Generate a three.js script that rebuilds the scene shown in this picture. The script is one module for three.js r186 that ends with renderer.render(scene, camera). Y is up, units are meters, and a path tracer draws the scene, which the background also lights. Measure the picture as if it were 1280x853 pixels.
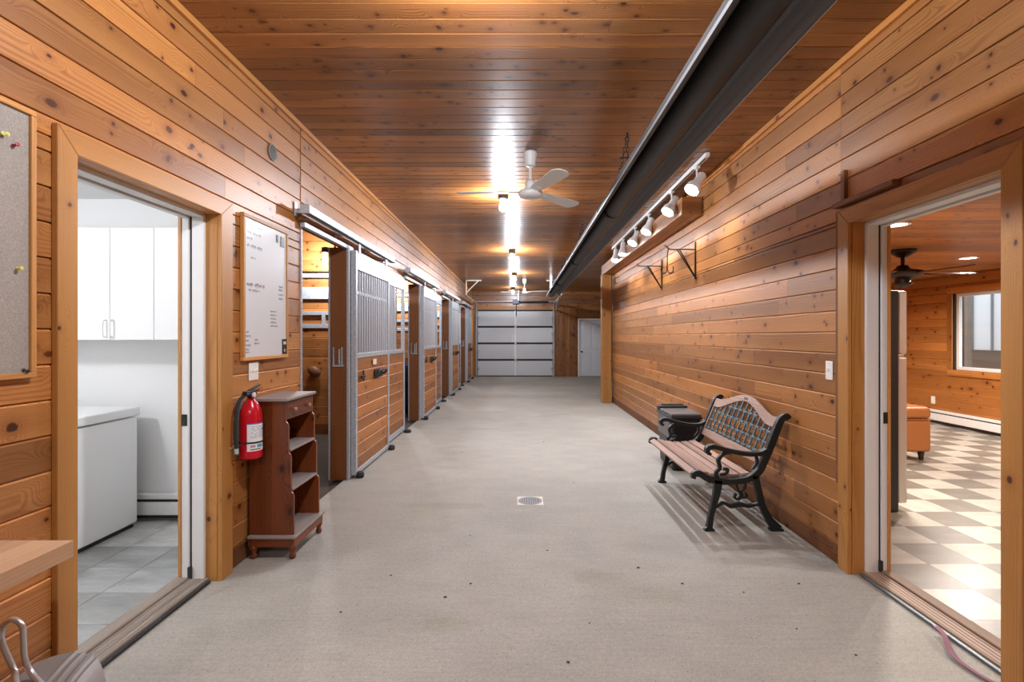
import * as THREE from 'three';
import { RoundedBoxGeometry } from 'three/addons/geometries/RoundedBoxGeometry.js';
import { mergeGeometries } from 'three/addons/utils/BufferGeometryUtils.js';

// ───────────── camera, sky, exposure ─────────────
const scene = new THREE.Scene();
const renderer = new THREE.WebGLRenderer({ antialias: true });
renderer.toneMapping = THREE.LinearToneMapping;
renderer.toneMappingExposure = 1.72;
renderer.shadowMap.enabled = true;
scene.background = new THREE.Color(1.25, 1.32, 1.4);          // overcast sky, seen only through the lounge window
const EYE = 1.38;
const camera = new THREE.PerspectiveCamera(2 * Math.atan(426.5 / 650) * 180 / Math.PI, 1280 / 853, 0.05, 80);
camera.position.set(0, EYE, 0);
camera.lookAt(0, EYE, -1);
camera.setViewOffset(1280, 853, -11, 5.5, 1280, 853);           // the lens is shifted a little
camera.updateProjectionMatrix();
const LIGHT = { bulb: 6.2, spot: 3.4, stall: 4.6, laundry: 2.8, lounge: 15.5 };
const COOL = 0xeef4ff, NEUTRAL = 0xf6f8ff;                       // lamp colours

// ───────────── helpers ─────────────
// Plan coordinates: X to the right, Y up, d = distance down the aisle (world z = -d).
let seed = 1234567;
const rnd = () => { seed = (seed + 0x6d2b79f5) | 0; let t = Math.imul(seed ^ (seed >>> 15), 1 | seed); t = (t + Math.imul(t ^ (t >>> 7), 61 | t)) ^ t; return ((t ^ (t >>> 14)) >>> 0) / 4294967296; };
const rr = (a, b) => a + (b - a) * rnd();
const V = (x, y, d) => new THREE.Vector3(x, y, -d);
const used = new Map();
function numbered(n) { const k = used.get(n) || 0; used.set(n, k + 1); return k ? n + '_' + String(k).padStart(3, '0') : n; }
function tag(o, label, category, group, kind) {
  if (label) o.userData.label = label;
  if (category) o.userData.category = category;
  if (group) o.userData.group = group;
  if (kind) o.userData.kind = kind;
  return o;
}
function thing(name, base, label, category, group) {            // group at the thing's base
  const o = new THREE.Group(); o.name = numbered(name); o.position.set(base[0], base[1], -base[2]);
  scene.add(o); return tag(o, label, category, group);
}
function struct(name, base = [0, 0, 0]) {
  const o = new THREE.Group(); o.name = numbered(name); o.position.set(base[0], base[1], -base[2]);
  scene.add(o); o.userData.kind = 'structure'; return o;
}
function worldOf(o) { const p = new THREE.Vector3(); for (let q = o; q && q !== scene; q = q.parent) p.add(q.position); return p; }
function part(parent, name, geo, mat, label) {                  // geometry given in world coordinates
  if (Array.isArray(geo)) geo = join(geo);
  const w = worldOf(parent); geo.computeBoundingBox();
  const c = geo.boundingBox.getCenter(new THREE.Vector3());
  geo.translate(-c.x, -c.y, -c.z);
  const m = new THREE.Mesh(geo, mat); m.name = name; m.position.copy(c).sub(w); parent.add(m);
  if (label) m.userData.label = label;
  return m;
}
function solo(name, geo, mat, label, category, group) {         // a thing that is one mesh
  if (Array.isArray(geo)) geo = join(geo);
  const m = part(scene, numbered(name), geo, mat); return tag(m, label, category, group);
}
function join(list) {
  const l = list.map((g) => { g = g.index ? g.toNonIndexed() : g; for (const k of Object.keys(g.attributes)) if (!['position', 'normal', 'uv'].includes(k)) g.deleteAttribute(k); return g; });
  return l.length === 1 ? l[0] : mergeGeometries(l);
}
// wood-ready uv: along the longest side, in units of the 4 m x 2 m wood map
function woodUV(g, long) {
  g = g.index ? g.toNonIndexed() : g;
  g.computeBoundingBox(); const bb = g.boundingBox, s = bb.getSize(new THREE.Vector3());
  const L = long ?? (s.x >= s.y && s.x >= s.z ? 0 : s.y >= s.z ? 1 : 2);
  const p = g.attributes.position.array, n = g.attributes.normal.array, uv = new Float32Array(p.length / 3 * 2);
  const o = rnd() * 4, strip = Math.floor(rnd() * 14) / 14, min = [bb.min.x, bb.min.y, bb.min.z];
  for (let i = 0; i < p.length / 3; i++) {
    const a = [Math.abs(n[i * 3]), Math.abs(n[i * 3 + 1]), Math.abs(n[i * 3 + 2])];
    const k = a[0] >= a[1] && a[0] >= a[2] ? 0 : a[1] >= a[2] ? 1 : 2;
    const ax = [0, 1, 2].filter((q) => q !== k), u = ax.includes(L) ? L : ax[0], v = ax.find((q) => q !== u);
    uv[i * 2] = (p[i * 3 + u] - min[u] + o) / 4; uv[i * 2 + 1] = strip + (p[i * 3 + v] - min[v] + 0.003) / 2;
  }
  g.setAttribute('uv', new THREE.BufferAttribute(uv, 2)); return g;
}
// box between plan coordinates, edges rounded by r
function B(x0, x1, y0, y1, d0, d1, r = 0, long) {
  const w = Math.abs(x1 - x0), h = Math.abs(y1 - y0), l = Math.abs(d1 - d0);
  r = Math.min(r, 0.49 * Math.min(w, h, l));
  const g = r ? new RoundedBoxGeometry(w, h, l, 1, r) : new THREE.BoxGeometry(w, h, l);
  g.translate((x0 + x1) / 2, (y0 + y1) / 2, -(d0 + d1) / 2);
  return woodUV(g, long);
}
// round bar between two points
function bar(a, b, r, r2 = r, seg = 10) {
  const dir = b.clone().sub(a), g = new THREE.CylinderGeometry(r2, r, dir.length(), seg);
  g.applyQuaternion(new THREE.Quaternion().setFromUnitVectors(new THREE.Vector3(0, 1, 0), dir.clone().normalize()));
  g.translate((a.x + b.x) / 2, (a.y + b.y) / 2, (a.z + b.z) / 2); return g;
}
// square bar between two points
function beam(a, b, w, h) {
  const dir = b.clone().sub(a), g = new THREE.BoxGeometry(w, dir.length(), h);
  const y = dir.clone().normalize(), x = Math.abs(y.y) > 0.99 ? new THREE.Vector3(1, 0, 0) : new THREE.Vector3(0, 1, 0).cross(y).normalize(), z = x.clone().cross(y);
  g.applyMatrix4(new THREE.Matrix4().makeBasis(x, y, z)); g.translate((a.x + b.x) / 2, (a.y + b.y) / 2, (a.z + b.z) / 2); return g;
}
function tube(pts, r, seg = 40, rs = 8, closed = false) { return new THREE.TubeGeometry(new THREE.CatmullRomCurve3(pts, closed), seg, r, rs, closed); }
function lathe(prof, x, y, d, seg = 28) { return new THREE.LatheGeometry(prof.map(([r, h]) => new THREE.Vector2(Math.max(r, 1e-4), h)), seg).translate(x, y, -d); }
// flat iron ribbon following a curve in the X-Y plane, thickness t along the aisle at distance d
function ribbon(pts, widths, d, t, seg = 36, bev = 0.004) {
  const c = new THREE.CatmullRomCurve3(pts.map(([x, y]) => new THREE.Vector3(x, y, 0))), L = [], R = [];
  for (let i = 0; i <= seg; i++) {
    const u = i / seg, p = c.getPoint(u), q = c.getTangent(u), k = u * (widths.length - 1), a = Math.floor(k), b = Math.min(a + 1, widths.length - 1);
    const w = (widths[a] + (widths[b] - widths[a]) * (k - a)) / 2 - bev;
    L.push([p.x - q.y * w, p.y + q.x * w]); R.push([p.x + q.y * w, p.y - q.x * w]);
  }
  const s = new THREE.Shape([...L, ...R.reverse()].map(([x, y]) => new THREE.Vector2(x, y)));
  return new THREE.ExtrudeGeometry(s, { depth: t - 2 * bev, bevelEnabled: true, bevelThickness: bev, bevelSize: bev, bevelSegments: 2 }).translate(0, 0, -d - t / 2 + bev);
}

// ───────────── noise and textures ─────────────
const hash = (x, y) => { let h = Math.imul(x | 0, 374761393) + Math.imul(y | 0, 668265263) | 0; h = Math.imul(h ^ (h >>> 13), 1274126177); return ((h ^ (h >>> 16)) >>> 0) / 4294967296; };
function vnoise(x, y, px = 0) {                                 // value noise, period px in x
  const x0 = Math.floor(x), y0 = Math.floor(y), fx = x - x0, fy = y - y0, sx = fx * fx * (3 - 2 * fx), sy = fy * fy * (3 - 2 * fy);
  const w = (k) => px ? ((k % px) + px) % px : k;
  const a = hash(w(x0), y0), b = hash(w(x0 + 1), y0), c = hash(w(x0), y0 + 1), e = hash(w(x0 + 1), y0 + 1);
  return (a + (b - a) * sx) * (1 - sy) + (c + (e - c) * sx) * sy;
}
const sm = (a, b, x) => { const t = Math.min(1, Math.max(0, (x - a) / (b - a))); return t * t * (3 - 2 * t); };
function dataTex(W, H, fn, srgb = true) {
  const data = new Uint8Array(W * H * 4);
  for (let y = 0; y < H; y++) for (let x = 0; x < W; x++) { const c = fn(x, y), o = (y * W + x) * 4; data[o] = c[0]; data[o + 1] = c[1]; data[o + 2] = c[2]; data[o + 3] = 255; }
  const t = new THREE.DataTexture(data, W, H); t.wrapS = t.wrapT = THREE.RepeatWrapping; t.magFilter = THREE.LinearFilter; t.minFilter = THREE.LinearMipmapLinearFilter; t.generateMipmaps = true;
  if (srgb) t.colorSpace = THREE.SRGBColorSpace; t.needsUpdate = true; return t;
}
// knotty pine: 14 strips of board, 4 m long, over 2 m
function pine(s0, knots, light, dark, contrast) {
  const W = 2048, H = 1024, SH = H / 14, K = [], tone = [], keep = seed; seed = s0 * 7919;
  for (let s = 0; s < 14; s++) {
    const n = Math.round(knots * rr(0.5, 1.5)), l = [];
    for (let i = 0; i < n; i++) l.push({ u: rr(0, 4), t: rr(0.015, 0.125), r: Math.pow(rnd(), 1.6) * 0.012 + 0.005, e: rr(0.55, 1.0), dk: rr(0.6, 1) });
    K.push(l); tone.push(rr(0.88, 1.1));
  }
  const t = dataTex(W, H, (x, y) => {
    const u = x / W * 4, s = Math.min(13, Math.floor(y / SH)), tt = (y - s * SH) / SH * 0.1429;
    const low = vnoise(u * 2, tt * 18 + s * 31, 8), low2 = vnoise(u * 0.5 + s * 3, tt * 12 + s * 17, 2);
    let g = tt * 62 + low2 * 7 + low * 1.4 + s * 5.3, core = 0, halo = 0;
    for (const k of K[s]) {
      let du = u - k.u; if (du > 2) du -= 4; if (du < -2) du += 4;
      if (Math.abs(du) > 0.2) continue;
      const dv = tt - k.t, dist = Math.hypot(du * 0.42, dv), w = Math.exp(-(dist * dist) / (k.r * k.r * 9));
      g = g * (1 - w) + w * (dist * 150 + k.u * 10);
      const e = Math.hypot(du * k.e, dv) / k.r * (0.9 + 0.25 * vnoise(u * 150, tt * 150));
      core = Math.max(core, (1 - sm(0.75, 1.12, e)) * k.dk); halo = Math.max(halo, Math.exp(-e * e * 0.22) * 0.75, Math.exp(-Math.pow(dv / (k.r * 0.5), 2) - Math.abs(du) / (k.r * 5)) * 0.6 * k.dk);
    }
    const ring = Math.pow(0.5 + 0.5 * Math.sin(g * 6.2832), 2.2), fib = vnoise(u * 10, tt * 900 + s * 77, 40), fine = vnoise(u * 60, tt * 1500, 240);
    let m = contrast * (0.42 * ring * (0.3 + low) + 0.22 * fib + 0.12 * fine) + 0.3 * (low2 - 0.5) + 0.22 * (vnoise(u * 1.25 + s * 9, tt * 5 + s * 41, 5) - 0.4) + halo * 0.6;
    m = Math.max(0, Math.min(1, m));
    const kk = core, out = [];
    for (let c = 0; c < 3; c++) { let v = (light[c] + (dark[c] - light[c]) * m) * tone[s]; v = v * (1 - kk) + kk * [62, 24, 8][c] * (0.8 + 0.5 * ring); out.push(Math.max(0, Math.min(255, v))); }
    return out;
  });
  seed = keep; return t;
}
const pineWall = pine(3, 12, [190, 133, 75], [128, 76, 35], 1.0);
const pineCeil = pine(8, 18, [182, 124, 68], [102, 58, 26], 1.1);
const pineTrim = pine(14, 6, [200, 146, 80], [150, 98, 46], 0.75);
function std(color, roughness, metalness = 0, extra = {}) { return new THREE.MeshStandardMaterial({ color: new THREE.Color(...color), roughness, metalness, ...extra }); }
function tints(map, rough, list) { return list.map((c) => std(c, rough, 0, { map })); }
const WALL = tints(pineWall, 0.4, [[1, 1, 1], [0.93, 0.9, 0.86], [1.03, 0.98, 0.92], [0.88, 0.83, 0.78], [0.97, 0.95, 0.93], [1.0, 0.94, 0.86]]);
const CEIL = tints(pineCeil, 0.3, [[1, 1, 1], [0.86, 0.82, 0.78], [1.08, 1.02, 0.96], [0.74, 0.68, 0.62], [0.94, 0.92, 0.9], [0.66, 0.6, 0.54]]);
const LOUNGE = tints(pineWall, 0.4, [[1.15, 1.02, 0.86], [1.05, 0.92, 0.74], [1.2, 1.08, 0.9]]);
const DOORB = tints(pineWall, 0.5, [[0.95, 0.86, 0.78], [0.86, 0.78, 0.7], [1.0, 0.92, 0.84]]);
const CASING = tints(pineTrim, 0.42, [[0.95, 0.9, 0.82], [0.88, 0.8, 0.7], [1, 0.95, 0.88]]);
const POST = tints(pineTrim, 0.5, [[0.46, 0.33, 0.28], [0.4, 0.28, 0.23]]);
const crownMat = std([0.98, 0.86, 0.74], 0.5, 0, { map: pineTrim });
const dirtBoard = std([0.42, 0.36, 0.32], 0.85, 0, { map: pineWall });
const greyWood = std([0.9, 0.93, 0.97], 0.8, 0, { map: pine(21, 1, [176, 162, 146], [110, 98, 86], 1.3) });
const backing = std([0.05, 0.028, 0.014], 0.9);
const spangle = dataTex(256, 256, (x, y) => { let b = 9, v = 0; for (let i = -1; i < 2; i++) for (let j = -1; j < 2; j++) { const cx = Math.floor(x / 16) + i, cy = Math.floor(y / 16) + j, h = hash(cx & 15, cy & 15), k = hash((cx & 15) + 99, cy & 15), q = Math.hypot(x / 16 - cx - h, y / 16 - cy - k); if (q < b) { b = q; v = hash((cx & 15) * 7, (cy & 15) * 3 + 5); } } const g = 205 + v * 30; return [g, g + 3, g + 6]; });
spangle.repeat.set(20, 10);
const galv = std([0.64, 0.67, 0.7], 0.42, 0.35, { map: spangle });
const steelWhite = std([0.72, 0.72, 0.7], 0.45);
const white = std([0.84, 0.84, 0.83], 0.45), whiteWall = std([0.86, 0.86, 0.85], 0.8), whiteGloss = std([0.88, 0.88, 0.87], 0.3);
const plastic = std([0.86, 0.84, 0.78], 0.45), black = std([0.012, 0.012, 0.013], 0.4), iron = std([0.009, 0.013, 0.012], 0.42, 0.15), rubber = std([0.02, 0.02, 0.022], 0.75);
const chrome = std([0.75, 0.76, 0.78], 0.22, 1), stainless = std([0.62, 0.6, 0.57], 0.36, 0.8);
const glow = (c, e) => new THREE.MeshStandardMaterial({ color: new THREE.Color(1, 1, 1), roughness: 0.6, emissive: new THREE.Color(...c), emissiveIntensity: e });
const concreteTex = dataTex(2048, 2048, (x, y) => {
  const u = x / 2048 * 4, v = y / 2048 * 6;
  const big = vnoise(u * 1.5, v * 1.5, 6), mid = vnoise(u * 5, v * 7 + 40, 20), broom = vnoise(u * 6, v * 150, 24), broom2 = vnoise(u * 14, v * 330, 56), sp = vnoise(u * 190, v * 190), st = vnoise(u * 2.5 + 30, v * 4 + 9, 10);
  let m = 0.8 + 0.07 * (big - 0.5) + 0.04 * (mid - 0.5) + 0.03 * (broom - 0.5) + 0.03 * (broom2 - 0.5) + 0.1 * (sp - 0.5) + 0.04 * (hash(x, y) - 0.5);
  const w = sm(0.8, 0.97, st) * 0.04; if (hash(x >> 1, y >> 1) > 0.9985) m *= 0.62; m -= w;
  return [m * 197, m * 193, m * (182 - w * 160)];
});
concreteTex.repeat.set(1, 2 / 6); concreteTex.wrapS = concreteTex.wrapT = THREE.MirroredRepeatWrapping;
const concrete = std([1, 1, 1], 0.7, 0, { map: concreteTex, bumpMap: concreteTex, bumpScale: 0.0008 });

// ───────────── boards ─────────────
const BASIS = {
  left: [[0, 0, -1], [0, 1, 0], [1, 0, 0]], right: [[0, 0, 1], [0, 1, 0], [-1, 0, 0]], near: [[1, 0, 0], [0, 1, 0], [0, 0, 1]], far: [[-1, 0, 0], [0, 1, 0], [0, 0, -1]],
  ceil: [[1, 0, 0], [0, 0, 1], [0, -1, 0]], upright: [[0, 1, 0], [-1, 0, 0], [0, 0, 1]],
};
const quats = Object.fromEntries(Object.entries(BASIS).map(([k, b]) => [k, new THREE.Quaternion().setFromRotationMatrix(new THREE.Matrix4().makeBasis(...b.map((v) => new THREE.Vector3(...v))))]));
// one tongue-and-groove board: length along local x, height along y, face at z = 0, square lower lip, chamfered upper edge in a lighter tint
function boardGeo(len, h, bev = 0.009, th = 0.019, edgeTint = 1.45) {
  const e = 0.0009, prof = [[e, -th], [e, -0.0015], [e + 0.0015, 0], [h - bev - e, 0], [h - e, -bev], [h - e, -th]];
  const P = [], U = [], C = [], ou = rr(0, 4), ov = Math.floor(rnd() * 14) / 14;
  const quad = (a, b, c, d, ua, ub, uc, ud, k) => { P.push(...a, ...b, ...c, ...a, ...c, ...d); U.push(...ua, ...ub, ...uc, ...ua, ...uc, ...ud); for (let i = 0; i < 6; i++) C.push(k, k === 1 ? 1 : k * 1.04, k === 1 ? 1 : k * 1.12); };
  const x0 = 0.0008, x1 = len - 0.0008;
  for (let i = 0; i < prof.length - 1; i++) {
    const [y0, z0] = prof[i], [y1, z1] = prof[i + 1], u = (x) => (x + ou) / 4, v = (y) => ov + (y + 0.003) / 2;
    quad([x0, y0, z0], [x1, y0, z0], [x1, y1, z1], [x0, y1, z1], [u(x0), v(y0)], [u(x1), v(y0)], [u(x1), v(y1)], [u(x0), v(y1)], i === 3 ? edgeTint : 1);
  }
  for (const x of [x0, x1]) {
    const q = prof.map(([y, z]) => [x, y, z]), uu = prof.map(([y, z]) => [(ou + z) / 4, ov + y / 2]);
    for (let i = 1; i < 5; i++) { const t = x === x0 ? [0, i, i + 1] : [0, i + 1, i]; for (const k of t) { P.push(...q[k]); U.push(...uu[k]); C.push(1, 1, 1); } }
  }
  const g = new THREE.BufferGeometry();
  g.setAttribute('position', new THREE.Float32BufferAttribute(P, 3)); g.setAttribute('uv', new THREE.Float32BufferAttribute(U, 2)); g.setAttribute('color', new THREE.Float32BufferAttribute(C, 3)); g.computeVertexNormals(); return g;
}
const edgeTintOf = new Map();
const dusty = (m) => { if (!edgeTintOf.has(m)) { const c = m.clone(); c.vertexColors = true; edgeTintOf.set(m, c); } return edgeTintOf.get(m); };  // clone with vertex colours on, which tint the upper board edges lighter
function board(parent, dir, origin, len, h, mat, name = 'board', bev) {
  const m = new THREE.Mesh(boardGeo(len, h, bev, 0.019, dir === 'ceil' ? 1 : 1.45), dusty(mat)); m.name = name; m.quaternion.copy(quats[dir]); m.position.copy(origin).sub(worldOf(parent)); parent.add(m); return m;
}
const ROW = 0.1287;
// a wall of horizontal boards; at(s, y) gives the world point, s runs along the boards
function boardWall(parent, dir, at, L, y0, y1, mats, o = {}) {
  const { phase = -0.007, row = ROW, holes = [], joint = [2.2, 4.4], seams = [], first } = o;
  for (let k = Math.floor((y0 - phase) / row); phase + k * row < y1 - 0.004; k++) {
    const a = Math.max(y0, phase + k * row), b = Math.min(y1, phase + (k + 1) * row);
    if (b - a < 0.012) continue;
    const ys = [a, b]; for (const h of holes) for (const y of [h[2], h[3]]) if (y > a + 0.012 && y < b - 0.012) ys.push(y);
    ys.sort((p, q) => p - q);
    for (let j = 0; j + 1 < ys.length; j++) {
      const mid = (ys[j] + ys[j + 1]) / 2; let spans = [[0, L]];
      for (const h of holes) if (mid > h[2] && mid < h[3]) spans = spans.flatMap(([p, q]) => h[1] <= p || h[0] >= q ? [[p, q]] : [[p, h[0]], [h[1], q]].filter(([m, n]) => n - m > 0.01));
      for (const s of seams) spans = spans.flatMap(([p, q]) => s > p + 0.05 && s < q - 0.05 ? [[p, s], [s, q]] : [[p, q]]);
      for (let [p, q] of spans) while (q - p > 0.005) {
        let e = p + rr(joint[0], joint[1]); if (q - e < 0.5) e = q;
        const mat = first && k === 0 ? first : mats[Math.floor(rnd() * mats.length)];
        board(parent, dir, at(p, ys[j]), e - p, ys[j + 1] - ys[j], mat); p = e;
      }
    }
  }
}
const ceilY = (d) => 3.052 - 0.0063 * d;
const XL = -1.71, XR = 1.92, D0 = -3.6, D1 = 17.94;

// ───────────── the setting: aisle ─────────────
{ // floor slab of the aisle
  const f = struct('floor');
  const uvBox = (x0, x1, d0, d1, yTop, th) => {
    const b = new THREE.BoxGeometry(x1 - x0, th, d1 - d0).translate((x0 + x1) / 2, yTop - th / 2, -(d0 + d1) / 2);
    const p = b.attributes.position, uv = b.attributes.uv; for (let i = 0; i < p.count; i++) uv.setXY(i, p.getX(i) / 4 + 0.5, -p.getZ(i) / 2); return b;
  };
  part(f, 'slab', uvBox(-1.7, 1.93, D0, D1 + 0.1, 0, 0.14), concrete);
  part(f, 'slab_edge', [uvBox(-1.93, -1.701, D0, 4.0, -0.001, 0.1), uvBox(1.9305, 2.13, D0, 10.949, -0.001, 0.1)], concrete);
  part(f, 'slab', uvBox(1.931, 4.4, 10.95, D1 + 0.1, 0, 0.14), concrete);
  const dirt = std([0.2, 0.17, 0.15], 0.95, 0, { map: concreteTex, bumpMap: concreteTex, bumpScale: 0.01 });
  part(f, 'stall_ground', uvBox(-5.35, -1.702, 4.0, D1 + 0.1, -0.03, 0.11), dirt);
  f.children[3].userData.label = 'dark dusty stall ground';
}
{ // ceiling boards, each across the aisle
  const c = struct('ceiling');
  let d = D0;
  while (d < D1) {
    const x0 = -1.708, x1 = d > 10.93 ? 4.4 : 1.917, far = d + ROW;
    if (rnd() < 0.45) { const s = rr(x0 + 0.6, x1 - 0.6); board(c, 'ceil', V(x0, ceilY(d), far), s - x0, ROW, CEIL[Math.floor(rnd() * 6)], 'board', 0.006); board(c, 'ceil', V(s, ceilY(d), far), x1 - s, ROW, CEIL[Math.floor(rnd() * 6)], 'board', 0.006); }
    else board(c, 'ceil', V(x0, ceilY(d), far), x1 - x0, ROW, CEIL[Math.floor(rnd() * 6)], 'board', 0.006);
    d = far;
  }
  part(c, 'deck', B(-1.72, 4.5, 3.09, 3.2, D0 - 0.1, D1 + 0.2), backing);
}
const DL = { d0: 1.983, d1: 2.933, head: 2.07, face: 1.69, wall: 1.71, jamb: 1.778, steel: 1.845, back: 1.91 };
const DR = { d0: 2.056, d1: 3.015, head: 2.04, face: 1.895, wall: 1.92, jamb: 1.994, steel: 2.064, back: 2.12 };
{ // left wall: boards to the first stall, then only the band above the stall fronts
  const w = struct('wall_left');
  boardWall(w, 'left', (s, y) => V(XL, y, D0 + s), 4.03 - D0, 0, 3.06, WALL, { holes: [[DL.d0 - 0.03 - D0, DL.d1 + 0.04 - D0, -1, DL.head + 0.04]], first: dirtBoard });
  boardWall(w, 'left', (s, y) => V(XL + 0.006, y, 4.03 + s), D1 - 4.03, 2.24, 3.05, WALL, { phase: -0.02 });
  part(w, 'backing', B(-1.91, -1.729, 0, 3.2, D0 - 0.1, DL.d0 - 0.025), backing);
  part(w, 'backing', B(-1.91, -1.729, 0, 3.2, DL.d1 + 0.025, 4.01), backing);
  part(w, 'backing', B(-1.91, -1.729, DL.head + 0.03, 3.2, DL.d0 - 0.024, DL.d1 + 0.024), backing);
  part(w, 'backing', B(-1.8, -1.725, 2.26, 3.2, 4.02, D1 + 0.1), backing);
  part(struct('trim_7'), 'end_board', B(-1.71, -1.62, 0, 2.62, 17.74, 17.93, 0.004), CASING[1]);
}
{ const w = struct('wall_right');
  const L = 10.95 - D0;
  boardWall(w, 'right', (s, y) => V(XR, y, 10.95 - s), L, 0, 3.06, WALL, { holes: [[10.95 - DR.d1 - 0.04, 10.95 - DR.d0 + 0.03, -1, DR.head + 0.04]], first: dirtBoard, phase: -0.005, joint: [1.8, 4.6], seams: [10.95 - 3.12] });
  part(w, 'backing', B(1.939, 2.12, 0, 3.2, D0 - 0.1, DR.d0 - 0.025), backing);
  part(w, 'backing', B(1.939, 2.12, 0, 3.2, DR.d1 + 0.025, 10.95), backing);
  part(w, 'backing', B(1.939, 2.12, DR.head + 0.03, 3.2, DR.d0 - 0.024, DR.d1 + 0.024), backing);
}
{ // end wall around the garage door
  const BACKW = [0, 1, 3, 4, 5, 1].map((k) => CEIL[k]);
  const w = struct('wall_back');
  boardWall(w, 'near', (s, y) => V(-1.71 + s, y, D1), 6.1, 0, 3.0, BACKW, { holes: [[0.2, 2.83, -1, 2.3], [3.68, 4.65, -1, 2.0]], phase: -0.03, joint: [1.6, 3] });
  for (let i = 0; i < 6; i++) board(w, 'upright', V(1.2 + (i + 1) * 0.121, 0, D1 - 0.022), 2.42, 0.121, BACKW[(i * 2 + 1) % 6], 'upright_board', 0.008);
  part(w, 'cap_board', B(1.19, 1.94, 2.42, 2.5, D1 - 0.05, D1 - 0.002, 0.004), BACKW[3]);
  part(w, 'backing', B(-1.9, -1.5, 0, 3.2, D1 + 0.02, D1 + 0.2), backing);
  part(w, 'backing', B(1.12, 1.97, 0, 3.2, D1 + 0.02, D1 + 0.2), backing);
  part(w, 'backing', B(2.94, 4.5, 0, 3.2, D1 + 0.02, D1 + 0.2), backing);
  part(w, 'backing', B(-1.5, 1.12, 2.3, 3.2, D1 + 0.02, D1 + 0.2), backing);
  part(w, 'backing', B(1.97, 2.94, 2.0, 3.2, D1 + 0.02, D1 + 0.2), backing);
}
{ // side alcove at the far right, and the wall behind the camera
  const w = struct('wall_alcove');
  boardWall(w, 'right', (s, y) => V(4.4, y, D1 - s), D1 - 10.95, 0, 3.0, WALL, { joint: [3, 5] });
  part(w, 'backing', B(4.42, 4.52, 0, 3.2, 10.8, D1 + 0.2), backing);
  part(w, 'backing', B(2.12, 4.5, 0, 3.2, 10.8, 10.945), WALL[3]);
  const n = struct('wall_front');
  boardWall(n, 'far', (s, y) => V(1.92 - s, y, D0), 3.63, 0, 3.06, WALL, { joint: [3, 5] });
  part(n, 'backing', B(-1.95, 2.1, 0, 3.2, D0 - 0.2, D0 - 0.02), backing);
}
{ // crown strips under the ceiling
  for (const [n, x, s, e] of [['trim_1', XL, 1, D1], ['trim_2', XR, -1, 10.9]]) {
    const g = new THREE.BoxGeometry(0.022, 0.038, e - D0); woodUV(g); g.rotateX(Math.atan(-0.0063));
    g.translate(x + s * 0.0115, (ceilY(D0) + ceilY(e)) / 2 - 0.0205, -(D0 + e) / 2);
    const t = struct(n); part(t, 'strip', woodUV(g), crownMat);
  }
}
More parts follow.
